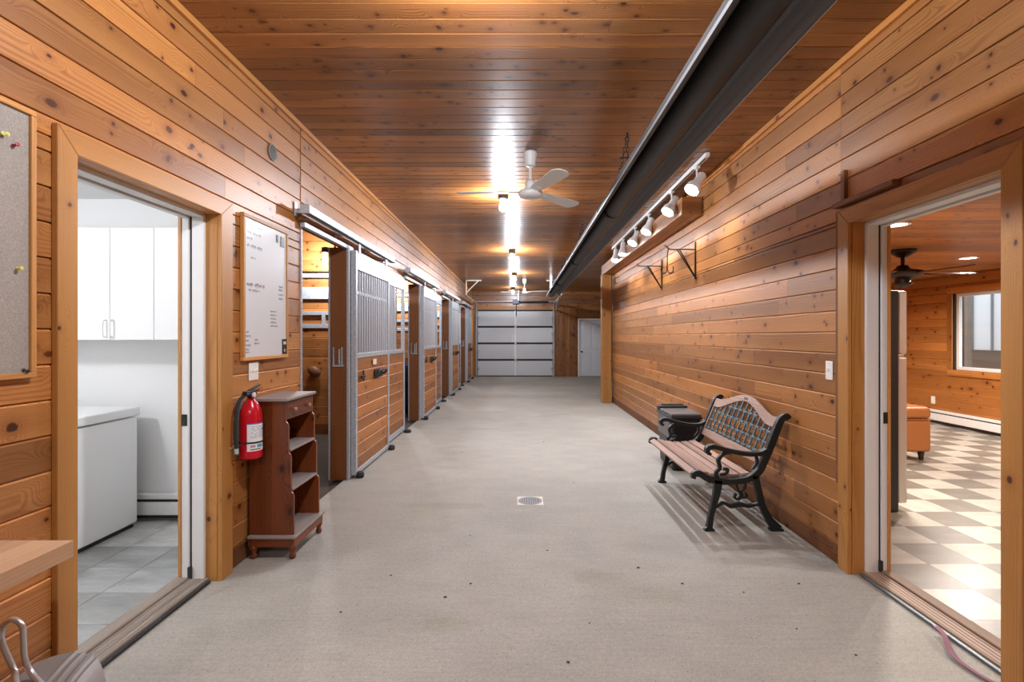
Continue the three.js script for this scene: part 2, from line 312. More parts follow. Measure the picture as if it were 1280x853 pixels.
// a doorway in a side wall: s = -1 left, 1 right
function doorway(s, D, n) {
  const t = struct('door_' + n), X = (m) => s * m, C = CASING, cw = s < 0 ? 0.088 : 0.092, cwf = s < 0 ? 0.115 : 0.095;
  const box = (m0, m1, y0, y1, d0, d1, r, l) => B(X(m0), X(m1), y0, y1, d0, d1, r, l);
  // face casing: mitred head and two legs
  const mitre = (pts, mat) => {
    const sh = new THREE.Shape(pts.map(([d, y]) => new THREE.Vector2(d, y)));
    const g = new THREE.ExtrudeGeometry(sh, { depth: 0.019, bevelEnabled: true, bevelThickness: 0.003, bevelSize: 0.003, bevelOffset: -0.003, bevelSegments: 1 });
    const m = new THREE.Matrix4().makeBasis(new THREE.Vector3(0, 0, -1), new THREE.Vector3(0, 1, 0), new THREE.Vector3(1, 0, 0)); g.applyMatrix4(m);
    g.translate(s < 0 ? -D.wall + 0.001 : D.wall - 0.022, 0, 0);
    part(t, 'casing', woodUV(g), mat);
  };
  mitre([[D.d0 - cw, 0], [D.d0, 0], [D.d0, D.head], [D.d0 - cw, D.head + 0.09]], C[0]);
  mitre([[D.d1, 0], [D.d1 + cwf, 0], [D.d1 + cwf, D.head + 0.09], [D.d1, D.head]], C[2]);
  mitre([[D.d0, D.head], [D.d1, D.head], [D.d1 + cwf, D.head + 0.09], [D.d0 - cw, D.head + 0.09]], C[1]);
  // wooden liner
  part(t, 'jamb', box(D.wall + 0.003, D.jamb, 0, D.head, D.d1, D.d1 + 0.02, 0.002, 1), C[0]);
  part(t, 'jamb', box(D.wall + 0.003, D.jamb, 0, D.head, D.d0 - 0.02, D.d0, 0.002, 1), C[0]);
  part(t, 'jamb', box(D.wall + 0.003, D.jamb, D.head, D.head + 0.02, D.d0 - 0.02, D.d1 + 0.02, 0.002), C[1]);
  // steel frame with a rebate and a dark weather seal
  for (const [a, b, in1, in2] of [[D.jamb, D.steel, 0.018, 0], [D.steel + 0.012, D.back - 0.012, 0.026, 1]]) {
    const nm = in2 ? 'stop' : 'steel_frame';
    part(t, nm, [box(a, b, 0, D.head, D.d1 - in1, D.d1 + 0.02, 0.003), box(a, b, 0, D.head, D.d0 - 0.02, D.d0 + in1, 0.003), box(a, b, D.head - in1, D.head + 0.02, D.d0 + in1, D.d1 - in1, 0.003)], steelWhite);
  }
  part(t, 'weather_seal', [box(D.steel, D.steel + 0.012, 0, D.head, D.d1 - 0.012, D.d1 + 0.01), box(D.steel, D.steel + 0.012, 0, D.head, D.d0 - 0.01, D.d0 + 0.012), box(D.steel, D.steel + 0.012, D.head - 0.012, D.head + 0.01, D.d0 + 0.012, D.d1 - 0.012)], rubber, 'dark rubber weather seal');
  part(t, 'back_edge', [box(D.back - 0.012, D.back + 0.004, 0, D.head, D.d1 - 0.03, D.d1 + 0.02), box(D.back - 0.012, D.back + 0.004, 0, D.head, D.d0 - 0.02, D.d0 + 0.03)], C[2]);
  part(t, 'strike_plate', [box(D.steel + 0.02, D.steel + 0.05, 0.88, 0.945, D.d1 - 0.0285, D.d1 - 0.025, 0.001), box(D.steel + 0.028, D.steel + 0.042, 0.9, 0.925, D.d1 - 0.03, D.d1 - 0.0284)], iron, 'dark steel strike plate');
  part(t, 'foot_seal', box(D.steel - 0.004, D.steel + 0.018, 0.03, 0.09, D.d1 - 0.028, D.d1 + 0.005), rubber);
  // sill
  const sill = s < 0 ? greyWood : std([0.75, 0.6, 0.5], 0.6, 0, { map: greyWood.map });
  part(t, 'threshold', box(D.jamb - 0.02, D.back - 0.05, 0.001, 0.022, D.d0, D.d1, 0.006), sill);
  part(t, 'threshold', box(D.back - 0.05, D.back + 0.02, 0.001, 0.034, D.d0, D.d1, 0.008), sill);
  part(t, 'sill_groove', [0.0, 0.022, 0.044, 0.066].map((q) => box(D.jamb + q, D.jamb + q + 0.006, 0.02, 0.0235, D.d0 + 0.002, D.d1 - 0.002)), s < 0 ? greyWood : std([0.5, 0.36, 0.3], 0.5, 0.2));
  part(t, 'sweep_strip', box(D.jamb - 0.042, D.jamb - 0.021, 0.001, 0.014, D.d0 - 0.02, D.d1 - 0.02, 0.004), s < 0 ? rubber : std([0.16, 0.18, 0.2], 0.4, 0.6));
}
doorway(-1, DL, 1); doorway(1, DR, 2);
{ // dark edge strip and ledge above the right-hand doorway
  const t = struct('trim_3');
  part(t, 'edge_strip', B(1.9, 1.919, 0.5, 2.13, 3.113, 3.14, 0.003), std([0.4, 0.34, 0.32], 0.7, 0, { map: pineWall }));
  const l = solo('wall_ledge', [B(1.87, 1.919, 2.148, 2.176, 2.62, 3.13, 0.004), B(1.895, 1.919, 2.176, 2.36, 3.05, 3.085, 0.004)], POST[0], 'dark wooden ledge strip with a short upright above the right-hand doorway', 'ledge');
}
{ // ceiling beam and post at the end of the right wall
  const b = struct('trim_4');
  part(b, 'beam', B(1.70, 1.921, 2.67, 2.86, 5.5, 10.97, 0.008), WALL[1]);
  const p = struct('trim_5');
  part(p, 'post', B(1.68, 1.88, 0, 2.67, 10.78, 10.96, 0.008), CASING[1]);
  part(p, 'hook', tube([V(1.93, 2.55, 10.2), V(1.86, 2.53, 10.2), V(1.85, 2.46, 10.2), V(1.88, 2.42, 10.2)], 0.007, 16, 6), iron);
}

// ───────────── laundry room (left) ─────────────
const tileMats = (base, list) => list.map((k) => std(base.map((c) => c * k), 0.45, 0, {}));
{
  const w = struct('wall_laundry');
  part(w, 'wall', B(-4.3, -1.91, -0.1, 2.5, 3.93, 4.01), whiteWall);
  part(w, 'wall', B(-4.4, -4.3, -0.1, 2.5, 0.8, 4.01), whiteWall);
  part(w, 'wall', B(-4.3, -1.91, -0.1, 2.5, 0.8, 0.9), whiteWall);
  part(w, 'wall', [B(-1.93, -1.911, 0, 2.5, 0.9, DL.d0 - 0.03), B(-1.93, -1.911, 0, 2.5, DL.d1 + 0.03, 3.93), B(-1.93, -1.911, 2.1, 2.5, DL.d0 - 0.03, DL.d1 + 0.03)], whiteWall);
  const c = struct('ceiling'); part(c, 'panel', B(-4.4, -1.911, 2.42, 2.5, 0.8, 4.01), whiteWall);
  const f = struct('floor'); part(f, 'bed', B(-4.4, -1.9, -0.1, -0.004, 0.8, 4.0), std([0.55, 0.55, 0.53], 0.8));
  const stone = dataTex(512, 512, (x, y) => { const n = vnoise(x / 40, y / 26, 0) * 0.5 + vnoise(x / 12, y / 9, 0) * 0.3 + vnoise(x / 3, y / 3) * 0.2, k = 168 + n * 60; return [k, k, k]; });
  const grey = [[0.58, 0.6, 0.58], [0.53, 0.55, 0.53], [0.62, 0.64, 0.62]].map((q) => std(q, 0.5, 0, { map: stone })), cream = [[1.0, 0.99, 0.95], [0.96, 0.95, 0.91]].map((q) => std(q, 0.4, 0, { map: stone }));
  for (let i = -1; i < 8; i++) for (let j = -8; j < 2; j++) {
    const x0 = -1.95 - i * 0.31 - 0.31, x1 = Math.min(-1.905, x0 + 0.306), d0 = Math.max(0.9, 3.42 + j * 0.31 + 0.002), d1 = Math.min(3.93, 3.42 + (j + 1) * 0.31 - 0.002);
    if (x1 - x0 < 0.02 || d1 - d0 < 0.02 || x0 < -4.3) continue;
    part(f, 'tile', B(x0, x1, -0.02, 0, d0, d1, 0.0015), (j < 0 ? grey : cream)[Math.floor(rnd() * (j < 0 ? 3 : 2))]);
  }
  // baseboard heater on the far wall
  const h = thing('baseboard_heater', [-2.5, 0, 3.92], 'white baseboard heater low on the laundry room wall', 'heater');
  part(h, 'cover', [B(-2.95, -1.96, 0.05, 0.145, 3.865, 3.925, 0.006), B(-2.95, -1.96, 0.165, 0.205, 3.875, 3.93, 0.006)], white);
  part(h, 'fins', B(-2.94, -1.97, 0.02, 0.17, 3.885, 3.925), rubber, 'dark gap of the heater');
  // chest freezer
  const z = thing('chest_freezer', [-3.12, 0, 3.2], 'white chest freezer standing on the laundry room floor', 'freezer');
  part(z, 'body', B(-3.44, -2.79, 0.03, 0.80, 2.45, 3.79, 0.015), whiteGloss);
  part(z, 'lid', B(-3.45, -2.775, 0.808, 0.872, 2.44, 3.80, 0.012), whiteGloss);
  part(z, 'plinth', B(-3.42, -2.81, 0.001, 0.03, 2.48, 3.77), rubber);
  // wall cabinets
  const xs = [-3.76, -3.456, -3.151, -2.847, -2.542, -2.237];
  [['white wall cabinet with a bar handle, mostly behind the left door casing', 0], ['white wall cabinet pair with two bar handles above the freezer', 1], ['white wall cabinet at the right end beside the laundry door frame', 2]].forEach(([lab, i]) => {
    const x0 = xs[0] + i * 0.61, c2 = thing('wall_cabinet', [x0 + 0.305, 1.36, 3.75], lab, 'cabinet', null);
    part(c2, 'carcass', B(x0, x0 + (i === 2 ? 0.305 : 0.609), 1.36, 2.133, 3.62, 3.93, 0.002), white);
    for (let k = 0; k < (i === 2 ? 1 : 2); k++) {
      const a = x0 + k * 0.305 + 0.0015, b = a + 0.302, dr = part(c2, 'door', B(a, b, 1.357, 2.135, 3.598, 3.617, 0.003), white);
      const hx = k ? a + 0.022 : b - 0.024;
      part(dr, 'handle', tube([V(hx, 1.375, 3.6), V(hx, 1.38, 3.575), V(hx, 1.40, 3.568), V(hx, 1.47, 3.568), V(hx, 1.49, 3.575), V(hx, 1.495, 3.6)], 0.005, 24, 6), white);
    }
  });
  const l = thing('ceiling_light', [-3.2, 2.42, 2.0], 'round white ceiling light inside the laundry room, above the door opening', 'ceiling light');
  part(l, 'base', lathe([[0, 2.42], [0.16, 2.42], [0.16, 2.395], [0, 2.395]], -3.2, 0, 2.0), white);
  part(l, 'diffuser', lathe([[0, 2.34], [0.08, 2.35], [0.14, 2.375], [0.15, 2.394]], -3.2, 0, 2.0), glow([1, 0.98, 0.95], 4));
  const p = new THREE.PointLight(NEUTRAL, LIGHT.laundry, 0, 2); p.position.set(0, -0.14, 0); p.shadow.radius = 6; l.add(p);
}

// ───────────── lounge (right) ─────────────
{
  const XW = 6.65, YC = 2.33;
  const w = struct('wall_lounge_right');
  const win = { d0: 6.4, d1: 8.0, y0: 0.87, y1: 2.04 };
  boardWall(w, 'right', (s, y) => V(XW, y, 10.4 - s), 9.9, 0, YC, LOUNGE, { holes: [[10.4 - win.d1 - 0.03, 10.4 - win.d0 + 0.03, win.y0 - 0.03, win.y1 + 0.03]], joint: [3, 6] });
  part(w, 'backing', [B(XW + 0.02, XW + 0.16, 0, 2.6, 0.4, win.d0), B(XW + 0.02, XW + 0.16, 0, 2.6, win.d1, 10.5), B(XW + 0.02, XW + 0.16, 0, win.y0, win.d0, win.d1), B(XW + 0.02, XW + 0.16, win.y1, 2.6, win.d0, win.d1)], backing);
  const w2 = struct('wall_lounge_back');
  boardWall(w2, 'near', (s, y) => V(2.12 + s, y, 10.4), 4.53, 0, YC, LOUNGE, { joint: [3, 6] });
  part(w2, 'backing', B(2.12, 6.8, 0, 2.6, 10.42, 10.55), backing);
  const w3 = struct('wall_lounge_left');
  boardWall(w3, 'left', (s, y) => V(2.14, y, 0.5 + s), 9.9, 0, YC, LOUNGE, { holes: [[DR.d0 - 0.53, DR.d1 - 0.47, -1, DR.head + 0.03]], joint: [3, 6] });
  const w4 = struct('wall_lounge_front');
  part(w4, 'panel', B(2.12, 6.8, 0, 2.6, 0.38, 0.5), LOUNGE[0]);
  const c = struct('ceiling');
  for (let d = 0.5, i = 0; d < 10.4; d += ROW, i++) board(c, 'ceil', V(2.14, YC, d + ROW), XW - 2.14, ROW, LOUNGE[Math.floor(rnd() * 3)], 'board', 0.005);
  part(c, 'deck', B(2.12, 6.8, YC + 0.03, YC + 0.2, 0.38, 10.55), backing);
  const f = struct('floor');
  part(f, 'bed', B(2.1, 6.8, -0.1, -0.003, 0.4, 10.5), std([0.3, 0.27, 0.24], 0.8));
  const vct = dataTex(256, 256, (x, y) => { const k = 200 + vnoise(x / 9, y / 9) * 26 + hash(x, y) * 14; return [k, k, k]; });
  const cream = [[0.64, 0.605, 0.52], [0.61, 0.575, 0.49]].map((q) => std(q, 0.35, 0, { map: vct })), taupe = [[0.27, 0.242, 0.20], [0.25, 0.225, 0.187]].map((q) => std(q, 0.35, 0, { map: vct }));
  const T = 0.3125, rest = [[], []];
  for (let i = 0; i < 15; i++) for (let j = -7; j < 25; j++) {
    const x0 = Math.max(2.125, 2.16 + (i - 0) * T - (i === 0 ? 0.04 : 0)), x1 = Math.min(XW, 2.16 + (i + 1) * T), d0 = Math.max(0.5, 2.53 + j * T), d1 = Math.min(10.4, 2.53 + (j + 1) * T);
    if (x1 - x0 < 0.03 || d1 - d0 < 0.03) continue;
    const odd = (i + j) & 1, g = B(x0 + 0.0008, x1 - 0.0008, -0.02, 0, d0 + 0.0008, d1 - 0.0008, 0);
    const m = ((x0 + x1) / 2) / ((d0 + d1) / 2);
    if (m > 0.6 && m < 1.1) part(f, 'tile', g, (odd ? taupe : cream)[Math.floor(rnd() * 2)]); else rest[odd].push(g);
  }
  for (const k of [0, 1]) tag(part(f, 'tiles', rest[k], (k ? taupe : cream)[0]), null, null, null, 'stuff');
  // window
  const v = struct('window_1');
  const cs = (a, b, e, g) => part(v, 'casing', B(XW - 0.022, XW - 0.001, a, b, e, g, 0.003), LOUNGE[2]);
  cs(win.y0 - 0.09, win.y0, win.d0 - 0.09, win.d1 + 0.09); cs(win.y1, win.y1 + 0.09, win.d0 - 0.09, win.d1 + 0.09); cs(win.y0, win.y1, win.d1, win.d1 + 0.09); cs(win.y0, win.y1, win.d0 - 0.09, win.d0);
  part(v, 'sash', [B(XW + 0.05, XW + 0.1, win.y0, win.y1, win.d1 - 0.05, win.d1, 0.004), B(XW + 0.05, XW + 0.1, win.y0, win.y1, win.d0, win.d0 + 0.05, 0.004), B(XW + 0.05, XW + 0.1, win.y0, win.y0 + 0.05, win.d0 + 0.05, win.d1 - 0.05, 0.004), B(XW + 0.05, XW + 0.1, win.y1 - 0.05, win.y1, win.d0 + 0.05, win.d1 - 0.05, 0.004)], white);
  part(v, 'pane', B(XW + 0.072, XW + 0.076, win.y0 + 0.05, win.y1 - 0.05, win.d0 + 0.05, win.d1 - 0.05), new THREE.MeshPhysicalMaterial({ color: 0xffffff, roughness: 0.02, transmission: 1, thickness: 0, ior: 1.5 }));
  // what stands beyond the window
  const sd = thing('metal_siding', [9.6, -0.1, 8.6], 'pale metal siding with dark upright ribs seen through the lounge window', 'siding');
  const sm1 = std([0.8, 0.82, 0.84], 0.5), rib = std([0.22, 0.24, 0.26], 0.5);
  for (let d = 4.6; d < 13; d += 0.46) { part(sd, 'panel', B(9.6, 9.64, 1.1, 4.2, d + 0.012, d + 0.448, 0.004), sm1); part(sd, 'rib', B(9.57, 9.64, 1.1, 4.2, d - 0.02, d + 0.02, 0.006), rib); }
  part(sd, 'kick_board', B(9.5, 9.62, -0.1, 1.1, 4.6, 13, 0.01), std([0.5, 0.5, 0.49], 0.8, 0, { map: greyWood.map }), 'grey weathered kick board');
  const po = solo('timber_post', B(7.72, 7.86, -0.1, 3.4, 9.05, 9.19, 0.01), greyWood, 'grey timber post standing outside just beyond the lounge window', 'post');
  const gr = struct('ground'); part(gr, 'soil', B(6.82, 14, -0.25, -0.1, 2, 16), std([0.32, 0.28, 0.24], 0.95));
  // heater, ottoman, fridge, fan, downlights, outlet
  const h = thing('baseboard_heater', [6.6, 0, 6], 'long white baseboard heater under the lounge window', 'heater');
  part(h, 'cover', [B(6.575, 6.648, 0.05, 0.16, 2.5, 9.6, 0.006), B(6.59, 6.648, 0.178, 0.215, 2.5, 9.6, 0.006)], white);
  part(h, 'fins', B(6.6, 6.645, 0.02, 0.19, 2.52, 9.58), rubber);
  const o = thing('ottoman', [4.27, 0, 6.05], 'tan leather cube ottoman on dark feet standing on the checkered lounge floor', 'ottoman');
  const lea = std([0.36, 0.12, 0.03], 0.42);
  part(o, 'base', B(3.98, 4.545, 0.1, 0.46, 5.75, 6.33, 0.03), lea); part(o, 'cushion', B(3.975, 4.55, 0.462, 0.6, 5.745, 6.335, 0.045), lea);
  part(o, 'seam', tube([V(3.976, 0.461, 5.746), V(4.549, 0.461, 5.746), V(4.549, 0.461, 6.334), V(3.976, 0.461, 6.334)].flatMap((p, i, a) => [p, p.clone().lerp(a[(i + 1) % 4], 0.06), p.clone().lerp(a[(i + 1) % 4], 0.94)]), 0.006, 60, 6, true), lea);
  for (const [x, d] of [[4.05, 5.82], [4.48, 5.82], [4.05, 6.26], [4.48, 6.26]]) part(o, 'foot', lathe([[0, 0], [0.028, 0], [0.045, 0.1], [0, 0.1]], x, 0, d, 4), std([0.03, 0.015, 0.01], 0.4));
  const fr = thing('refrigerator', [2.6, 0, 4.4], 'two-door refrigerator with stainless doors and black sides beside the right-hand doorway', 'refrigerator');
  part(fr, 'body', B(2.2, 2.945, 0.02, 1.74, 4.05, 4.77, 0.008), black, 'black cabinet');
  for (const [y0, y1] of [[0.07, 1.225], [1.24, 1.74]]) { const dr = part(fr, 'door', B(2.95, 3.03, y0, y1, 4.07, 4.765, 0.018), stainless, 'stainless steel door'); part(dr, 'handle', [B(3.06, 3.08, y0 > 1 ? y0 + 0.05 : y1 - 0.4, y0 > 1 ? y0 + 0.32 : y1 - 0.06, 4.68, 4.7, 0.005), B(3.028, 3.065, y0 > 1 ? y0 + 0.06 : y1 - 0.1, y0 > 1 ? y0 + 0.08 : y1 - 0.08, 4.68, 4.7), B(3.028, 3.065, y0 > 1 ? y0 + 0.28 : y1 - 0.36, y0 > 1 ? y0 + 0.30 : y1 - 0.34, 4.68, 4.7)], stainless); }
  part(fr, 'hinge', B(2.93, 2.99, 1.222, 1.243, 4.055, 4.1, 0.004), chrome);
  part(fr, 'kick_plate', B(2.9, 2.96, 0.002, 0.065, 4.08, 4.75), black);
  const bronze = std([0.035, 0.018, 0.012], 0.4, 0.5), wal = std([0.42, 0.3, 0.24], 0.5, 0, { map: pineTrim });
  const fx = 4.2, fd = 5.72, cf = thing('ceiling_fan', [fx, YC, fd], 'dark bronze ceiling fan with brown blades in the lounge', 'fan');
  part(cf, 'canopy', lathe([[0, YC], [0.13, YC - 0.001], [0.13, YC - 0.02], [0.05, YC - 0.075], [0, YC - 0.08]], fx, 0, fd), bronze);
  part(cf, 'rod', bar(V(fx, YC - 0.07, fd), V(fx, YC - 0.2, fd), 0.02), bronze);
  part(cf, 'motor', lathe([[0, YC - 0.16], [0.05, YC - 0.17], [0.08, YC - 0.21], [0.19, YC - 0.235], [0.2, YC - 0.26], [0.17, YC - 0.29], [0.08, YC - 0.31], [0.07, YC - 0.35], [0.1, YC - 0.36], [0.06, YC - 0.40], [0, YC - 0.42]], fx, 0, fd), bronze);
  for (let k = 0; k < 5; k++) {
    const g = B(0.24, 0.72, -0.006, 0.006, -0.065, 0.065, 0.005), arm = B(0.12, 0.3, -0.004, 0.008, -0.02, 0.02, 0.003);
    for (const q of [g, arm]) { q.rotateX(0.2); q.rotateY(-0.12 + k * Math.PI * 0.4); q.translate(fx, YC - 0.265, -fd); }
    const b = part(cf, 'blade', g, wal); part(b, 'blade_arm', arm, bronze);
  }
  [[3.16, 4.38, 'bright recessed downlight in the lounge ceiling nearest the doorway'], [5.37, 6.24, 'thin bright recessed downlight in the lounge ceiling beyond the fan'], [3.3, 8.2, 'recessed downlight in the lounge ceiling far behind the refrigerator'], [5.2, 2.2, 'recessed downlight in the lounge ceiling near the front of that room']].forEach(([x, d, lab]) => {
    const l = thing('downlight', [x, YC, d], lab, 'ceiling light');
    part(l, 'trim_ring', lathe([[0.08, YC - 0.002], [0.105, YC - 0.002], [0.105, YC - 0.012], [0.08, YC - 0.012]], x, 0, d), white);
    part(l, 'lens', lathe([[0, YC - 0.009], [0.08, YC - 0.009], [0.08, YC - 0.003], [0, YC - 0.003]], x, 0, d), glow([1, 0.93, 0.82], 6));
    const p = new THREE.SpotLight(0xfff4e8, LIGHT.lounge, 0, 1.5, 0.35, 2); p.position.set(0, -0.03, 0); p.shadow.radius = 4; p.target.position.set(0, -2, 0); l.add(p); l.add(p.target);
  });
  const ou = thing('wall_outlet', [6.64, 0.36, 8.38], 'small ivory outlet plate low on the lounge wall', 'outlet');
  part(ou, 'plate', B(6.64, 6.65, 0.3, 0.42, 8.34, 8.42, 0.003), plastic); for (const y of [0.31, 0.37]) part(ou, 'socket', B(6.636, 6.642, y, y + 0.04, 8.36, 8.4, 0.002), plastic);
}

// ───────────── horse stalls (left) ─────────────
const PITCH = 3.54;
const which = ['first', 'second', 'third', 'fourth'], where = ['nearest the camera', 'second along the aisle', 'third along the aisle', 'farthest, beside the garage door'];
function latchPlate(p, d) { return part(p, 'latch_bracket', [B(-1.80, -1.79, 1.09, 1.28, d - 0.028, d, 0.003), B(-1.72, -1.71, 1.09, 1.28, d - 0.028, d, 0.003), B(-1.81, -1.70, 1.09, 1.11, d - 0.014, d, 0.003), B(-1.745, -1.728, 1.11, 1.26, d - 0.03, d - 0.018, 0.003)], galv, 'galvanised latch bracket'); }
function stallPost(d) {
  const t = thing('stall_post', [-1.75, 0, d + 0.07]);
  part(t, 'timber', B(-1.83, -1.675, 0.001, 2.24, d, d + 0.13, 0.006, 1), POST[0]);
  part(t, 'edge_channel', [B(-1.85, -1.832, 0.001, 2.24, d - 0.006, d + 0.1, 0.002, 1), B(-1.674, -1.652, 0.001, 2.24, d - 0.006, d + 0.1, 0.002, 1)], galv);
  latchPlate(t, d); return t;
}
function stallDoor(d) {                                          // sliding door standing open in front of the fixed panel
  const W = 1.285, t = thing('stall_door', [-1.625, 0, d + W / 2]), X0 = -1.65, X1 = -1.60;
  for (const q of [d, d + W - 0.05]) part(t, 'stile', B(X0, X1, 0.03, 2.22, q, q + 0.05, 0.004, 1), galv);
  for (const [y0, y1] of [[0.03, 0.075], [1.165, 1.215], [2.04, 2.22]]) part(t, 'rail', B(X0 + 0.003, X1 - 0.003, y0, y1, d + 0.05, d + W - 0.05, 0.004, 2), galv);
  const n = 9, h = (1.165 - 0.075) / n;
  for (let i = 0; i < n; i++) board(t, 'left', V(-1.612, 0.075 + i * h, d + 0.05), W - 0.1, h, DOORB[Math.floor(rnd() * 3)]);
  for (let i = 0; i < 14; i++) { const q = d + 0.05 + (i + 0.5) * (W - 0.1) / 14; part(t, 'bar', bar(V(-1.625, 1.21, q), V(-1.625, 2.045, q), 0.0135, 0.0135, 10), galv); }
  part(t, 'bar_tie', B(-1.631, -1.619, 1.80, 1.83, d + 0.05, d + W - 0.05, 0.002), galv);
  for (const q of [0.08, 1.1]) part(t, 'hanger', [B(-1.605, -1.595, 2.2, 2.3, d + q, d + q + 0.06, 0.002), bar(V(-1.608, 2.33, d + q + 0.03), V(-1.592, 2.33, d + q + 0.03), 0.018, 0.018, 14)], galv);
  const L = part(t, 'latch', tube([V(-1.6, 0.93, d + 0.62), V(-1.565, 0.95, d + 0.63), V(-1.555, 1.0, d + 0.66), V(-1.55, 1.01, d + 0.85), V(-1.555, 1.0, d + 0.97), V(-1.575, 0.965, d + 0.98), V(-1.6, 0.96, d + 0.975)], 0.012, 32, 8), iron, 'black curved latch handle');
  part(L, 'latch_plate', B(-1.602, -1.595, 0.93, 1.02, d + 0.64, d + 0.96, 0.002), iron);
  part(t, 'bolt', [B(-1.6, -1.588, 0.93, 1.04, d + 0.21, d + 0.235, 0.003), B(-1.595, -1.575, 0.965, 0.99, d + 0.12, d + 0.235, 0.004)], iron, 'small black bolt');
  part(t, 'roller_guide', [d - 0.02, d + W - 0.06].map((q) => lathe([[0, 0.001], [0.035, 0.001], [0.042, 0.02], [0.04, 0.05], [0.02, 0.06], [0, 0.06]], -1.575, 0, q + 0.06, 14)), rubber, 'black rubber floor guides');
  return t;
}
function stallPanel(d, e) {                                      // fixed front of the stall behind the open door, with a feed opening at its end
  const t = thing('stall_grille_wall', [-1.7, 0, (d + e) / 2]), X0 = -1.735, X1 = -1.69, k = e - 0.62;
  for (const [q, r, y] of [[d, d + 0.05, -0.02], [k, k + 0.045, 1.2], [e - 0.06, e, -0.02]]) part(t, 'stile', B(X0, X1, y, y > 0 ? 2.05 : 2.23, q, r, 0.003, 1), galv);
  for (const [y0, y1, a, b] of [[0.02, 0.09, d + 0.05, e - 0.06], [1.15, 1.20, d + 0.05, e - 0.06], [2.05, 2.235, d + 0.05, e - 0.06]]) part(t, 'rail', B(X0 + 0.003, X1 - 0.003, y0, y1, a, b, 0.003, 2), galv);
  const n = 8, h = (1.15 - 0.09) / n;
  for (let i = 0; i < n; i++) board(t, 'left', V(X1 - 0.012, 0.09 + i * h, d + 0.05), e - d - 0.11, h, DOORB[Math.floor(rnd() * 3)]);
  const m = 22; for (let i = 0; i < m; i++) { const q = d + 0.05 + (i + 0.5) * (k - d - 0.05) / m; part(t, 'bar', bar(V(-1.712, 1.19, q), V(-1.712, 2.06, q), 0.0125, 0.0125, 10), galv); }
  part(t, 'feed_gate', [B(-1.74, -1.728, 1.21, 2.0, k + 0.045, k + 0.06), B(-1.74, -1.728, 1.21, 2.0, k + 0.24, k + 0.255), ...[0.09, 0.13, 0.17, 0.21].map((q) => bar(V(-1.734, 1.21, k + q), V(-1.734, 2.0, k + q), 0.008, 0.008, 8)), B(-1.742, -1.726, 1.99, 2.01, k + 0.045, k + 0.255), B(-1.742, -1.726, 1.2, 1.22, k + 0.045, k + 0.255)], galv);
  part(t, 'inner_post', B(-1.90, -1.765, 0.0, 2.23, e - 0.3, e - 0.16, 0.006, 1), POST[1]);
  part(t, 'guide_foot', lathe([[0, 0.001], [0.05, 0.001], [0.055, 0.03], [0.03, 0.045], [0, 0.05]], -1.63, 0, e - 0.1, 14), rubber);
  return t;
}
function stallTrack(d) {
  const t = thing('door_track', [-1.6, 2.27, d + 1.3]);
  for (const [a, b] of [[d, d + 1.33], [d + 1.335, d + 2.62]]) part(t, 'track', [B(-1.632, -1.628, 2.302, 2.358, a, b), B(-1.572, -1.568, 2.302, 2.358, a, b), B(-1.632, -1.568, 2.354, 2.358, a, b), B(-1.628, -1.612, 2.302, 2.306, a, b), B(-1.588, -1.572, 2.302, 2.306, a, b)].map((g) => g), galv);
  for (const q of [d - 0.006, d + 2.62]) part(t, 'end_cap', B(-1.636, -1.564, 2.296, 2.362, q, q + 0.006), galv);
  for (const q of [0.05, 0.9, 1.8, 2.55]) part(t, 'bracket', [B(-1.703, -1.636, 2.31, 2.345, d + q, d + q + 0.045, 0.003), B(-1.7035, -1.698, 2.29, 2.40, d + q, d + q + 0.045, 0.003)], galv);
  part(t, 'door_stop', [B(-1.70, -1.636, 2.27, 2.30, d + 0.1, d + 0.15, 0.01)], std([0.25, 0.13, 0.06], 0.6));
  return t;
}
const G = { post: 'timber posts at the stall doorways', door: 'sliding stall doors along the aisle', panel: 'fixed stall front panels', track: 'galvanised stall door tracks' };
const kit = { post: stallPost(5.0), door: stallDoor(5.05), panel: stallPanel(5.15, 7.58), track: stallTrack(3.857) };
const words = {
  post: (i) => 'brown timber post with galvanised edges at the ' + which[i] + ' stall doorway from the camera',
  door: (i) => 'sliding stall door with pine boards below steel bars, ' + where[i],
  panel: (i) => 'fixed pine and steel bar stall front behind the ' + which[i] + ' sliding door from the camera',
  track: (i) => 'galvanised overhead door track above the ' + which[i] + ' stall door from the camera',
};
const cats = { post: 'post', door: 'stall door', panel: 'stall front', track: 'door track' };
const yn = { post: 'stall_post', door: 'stall_door', panel: 'stall_grille_wall', track: 'door_track' };
for (const k of Object.keys(kit)) for (let i = 0; i < 4; i++) {
  let o = kit[k];
  if (i) { o = kit[k].clone(); o.name = numbered(yn[k]); o.position.z -= PITCH * i; scene.add(o); }
  tag(o, words[k](i), cats[k], G[k]);
}
{ const t = solo('number_plate', B(-1.6, -1.594, 1.075, 1.135, 5.62, 5.75, 0.002), std([0.75, 0.62, 0.45], 0.6), 'small blank tan plate on the nearest stall door above its latch', 'plate');
  const j = thing('door_jamb', [-1.71, 0, 4.05], 'galvanised steel channel on the near side of the first stall doorway', 'door jamb');
  part(j, 'channel', [B(-1.716, -1.70, 0, 2.24, 4.03, 4.05, 0.002, 1), B(-1.82, -1.712, 0, 2.24, 4.046, 4.056, 0.002, 1)], galv); }
{ const t = struct('trim_6'); for (let i = 0; i < 4; i++) part(t, 'header_channel', B(-1.70, -1.66, 2.225, 2.262, 4.0 + PITCH * i, Math.min(17.9, 5.16 + PITCH * i), 0.003, 2), galv); }
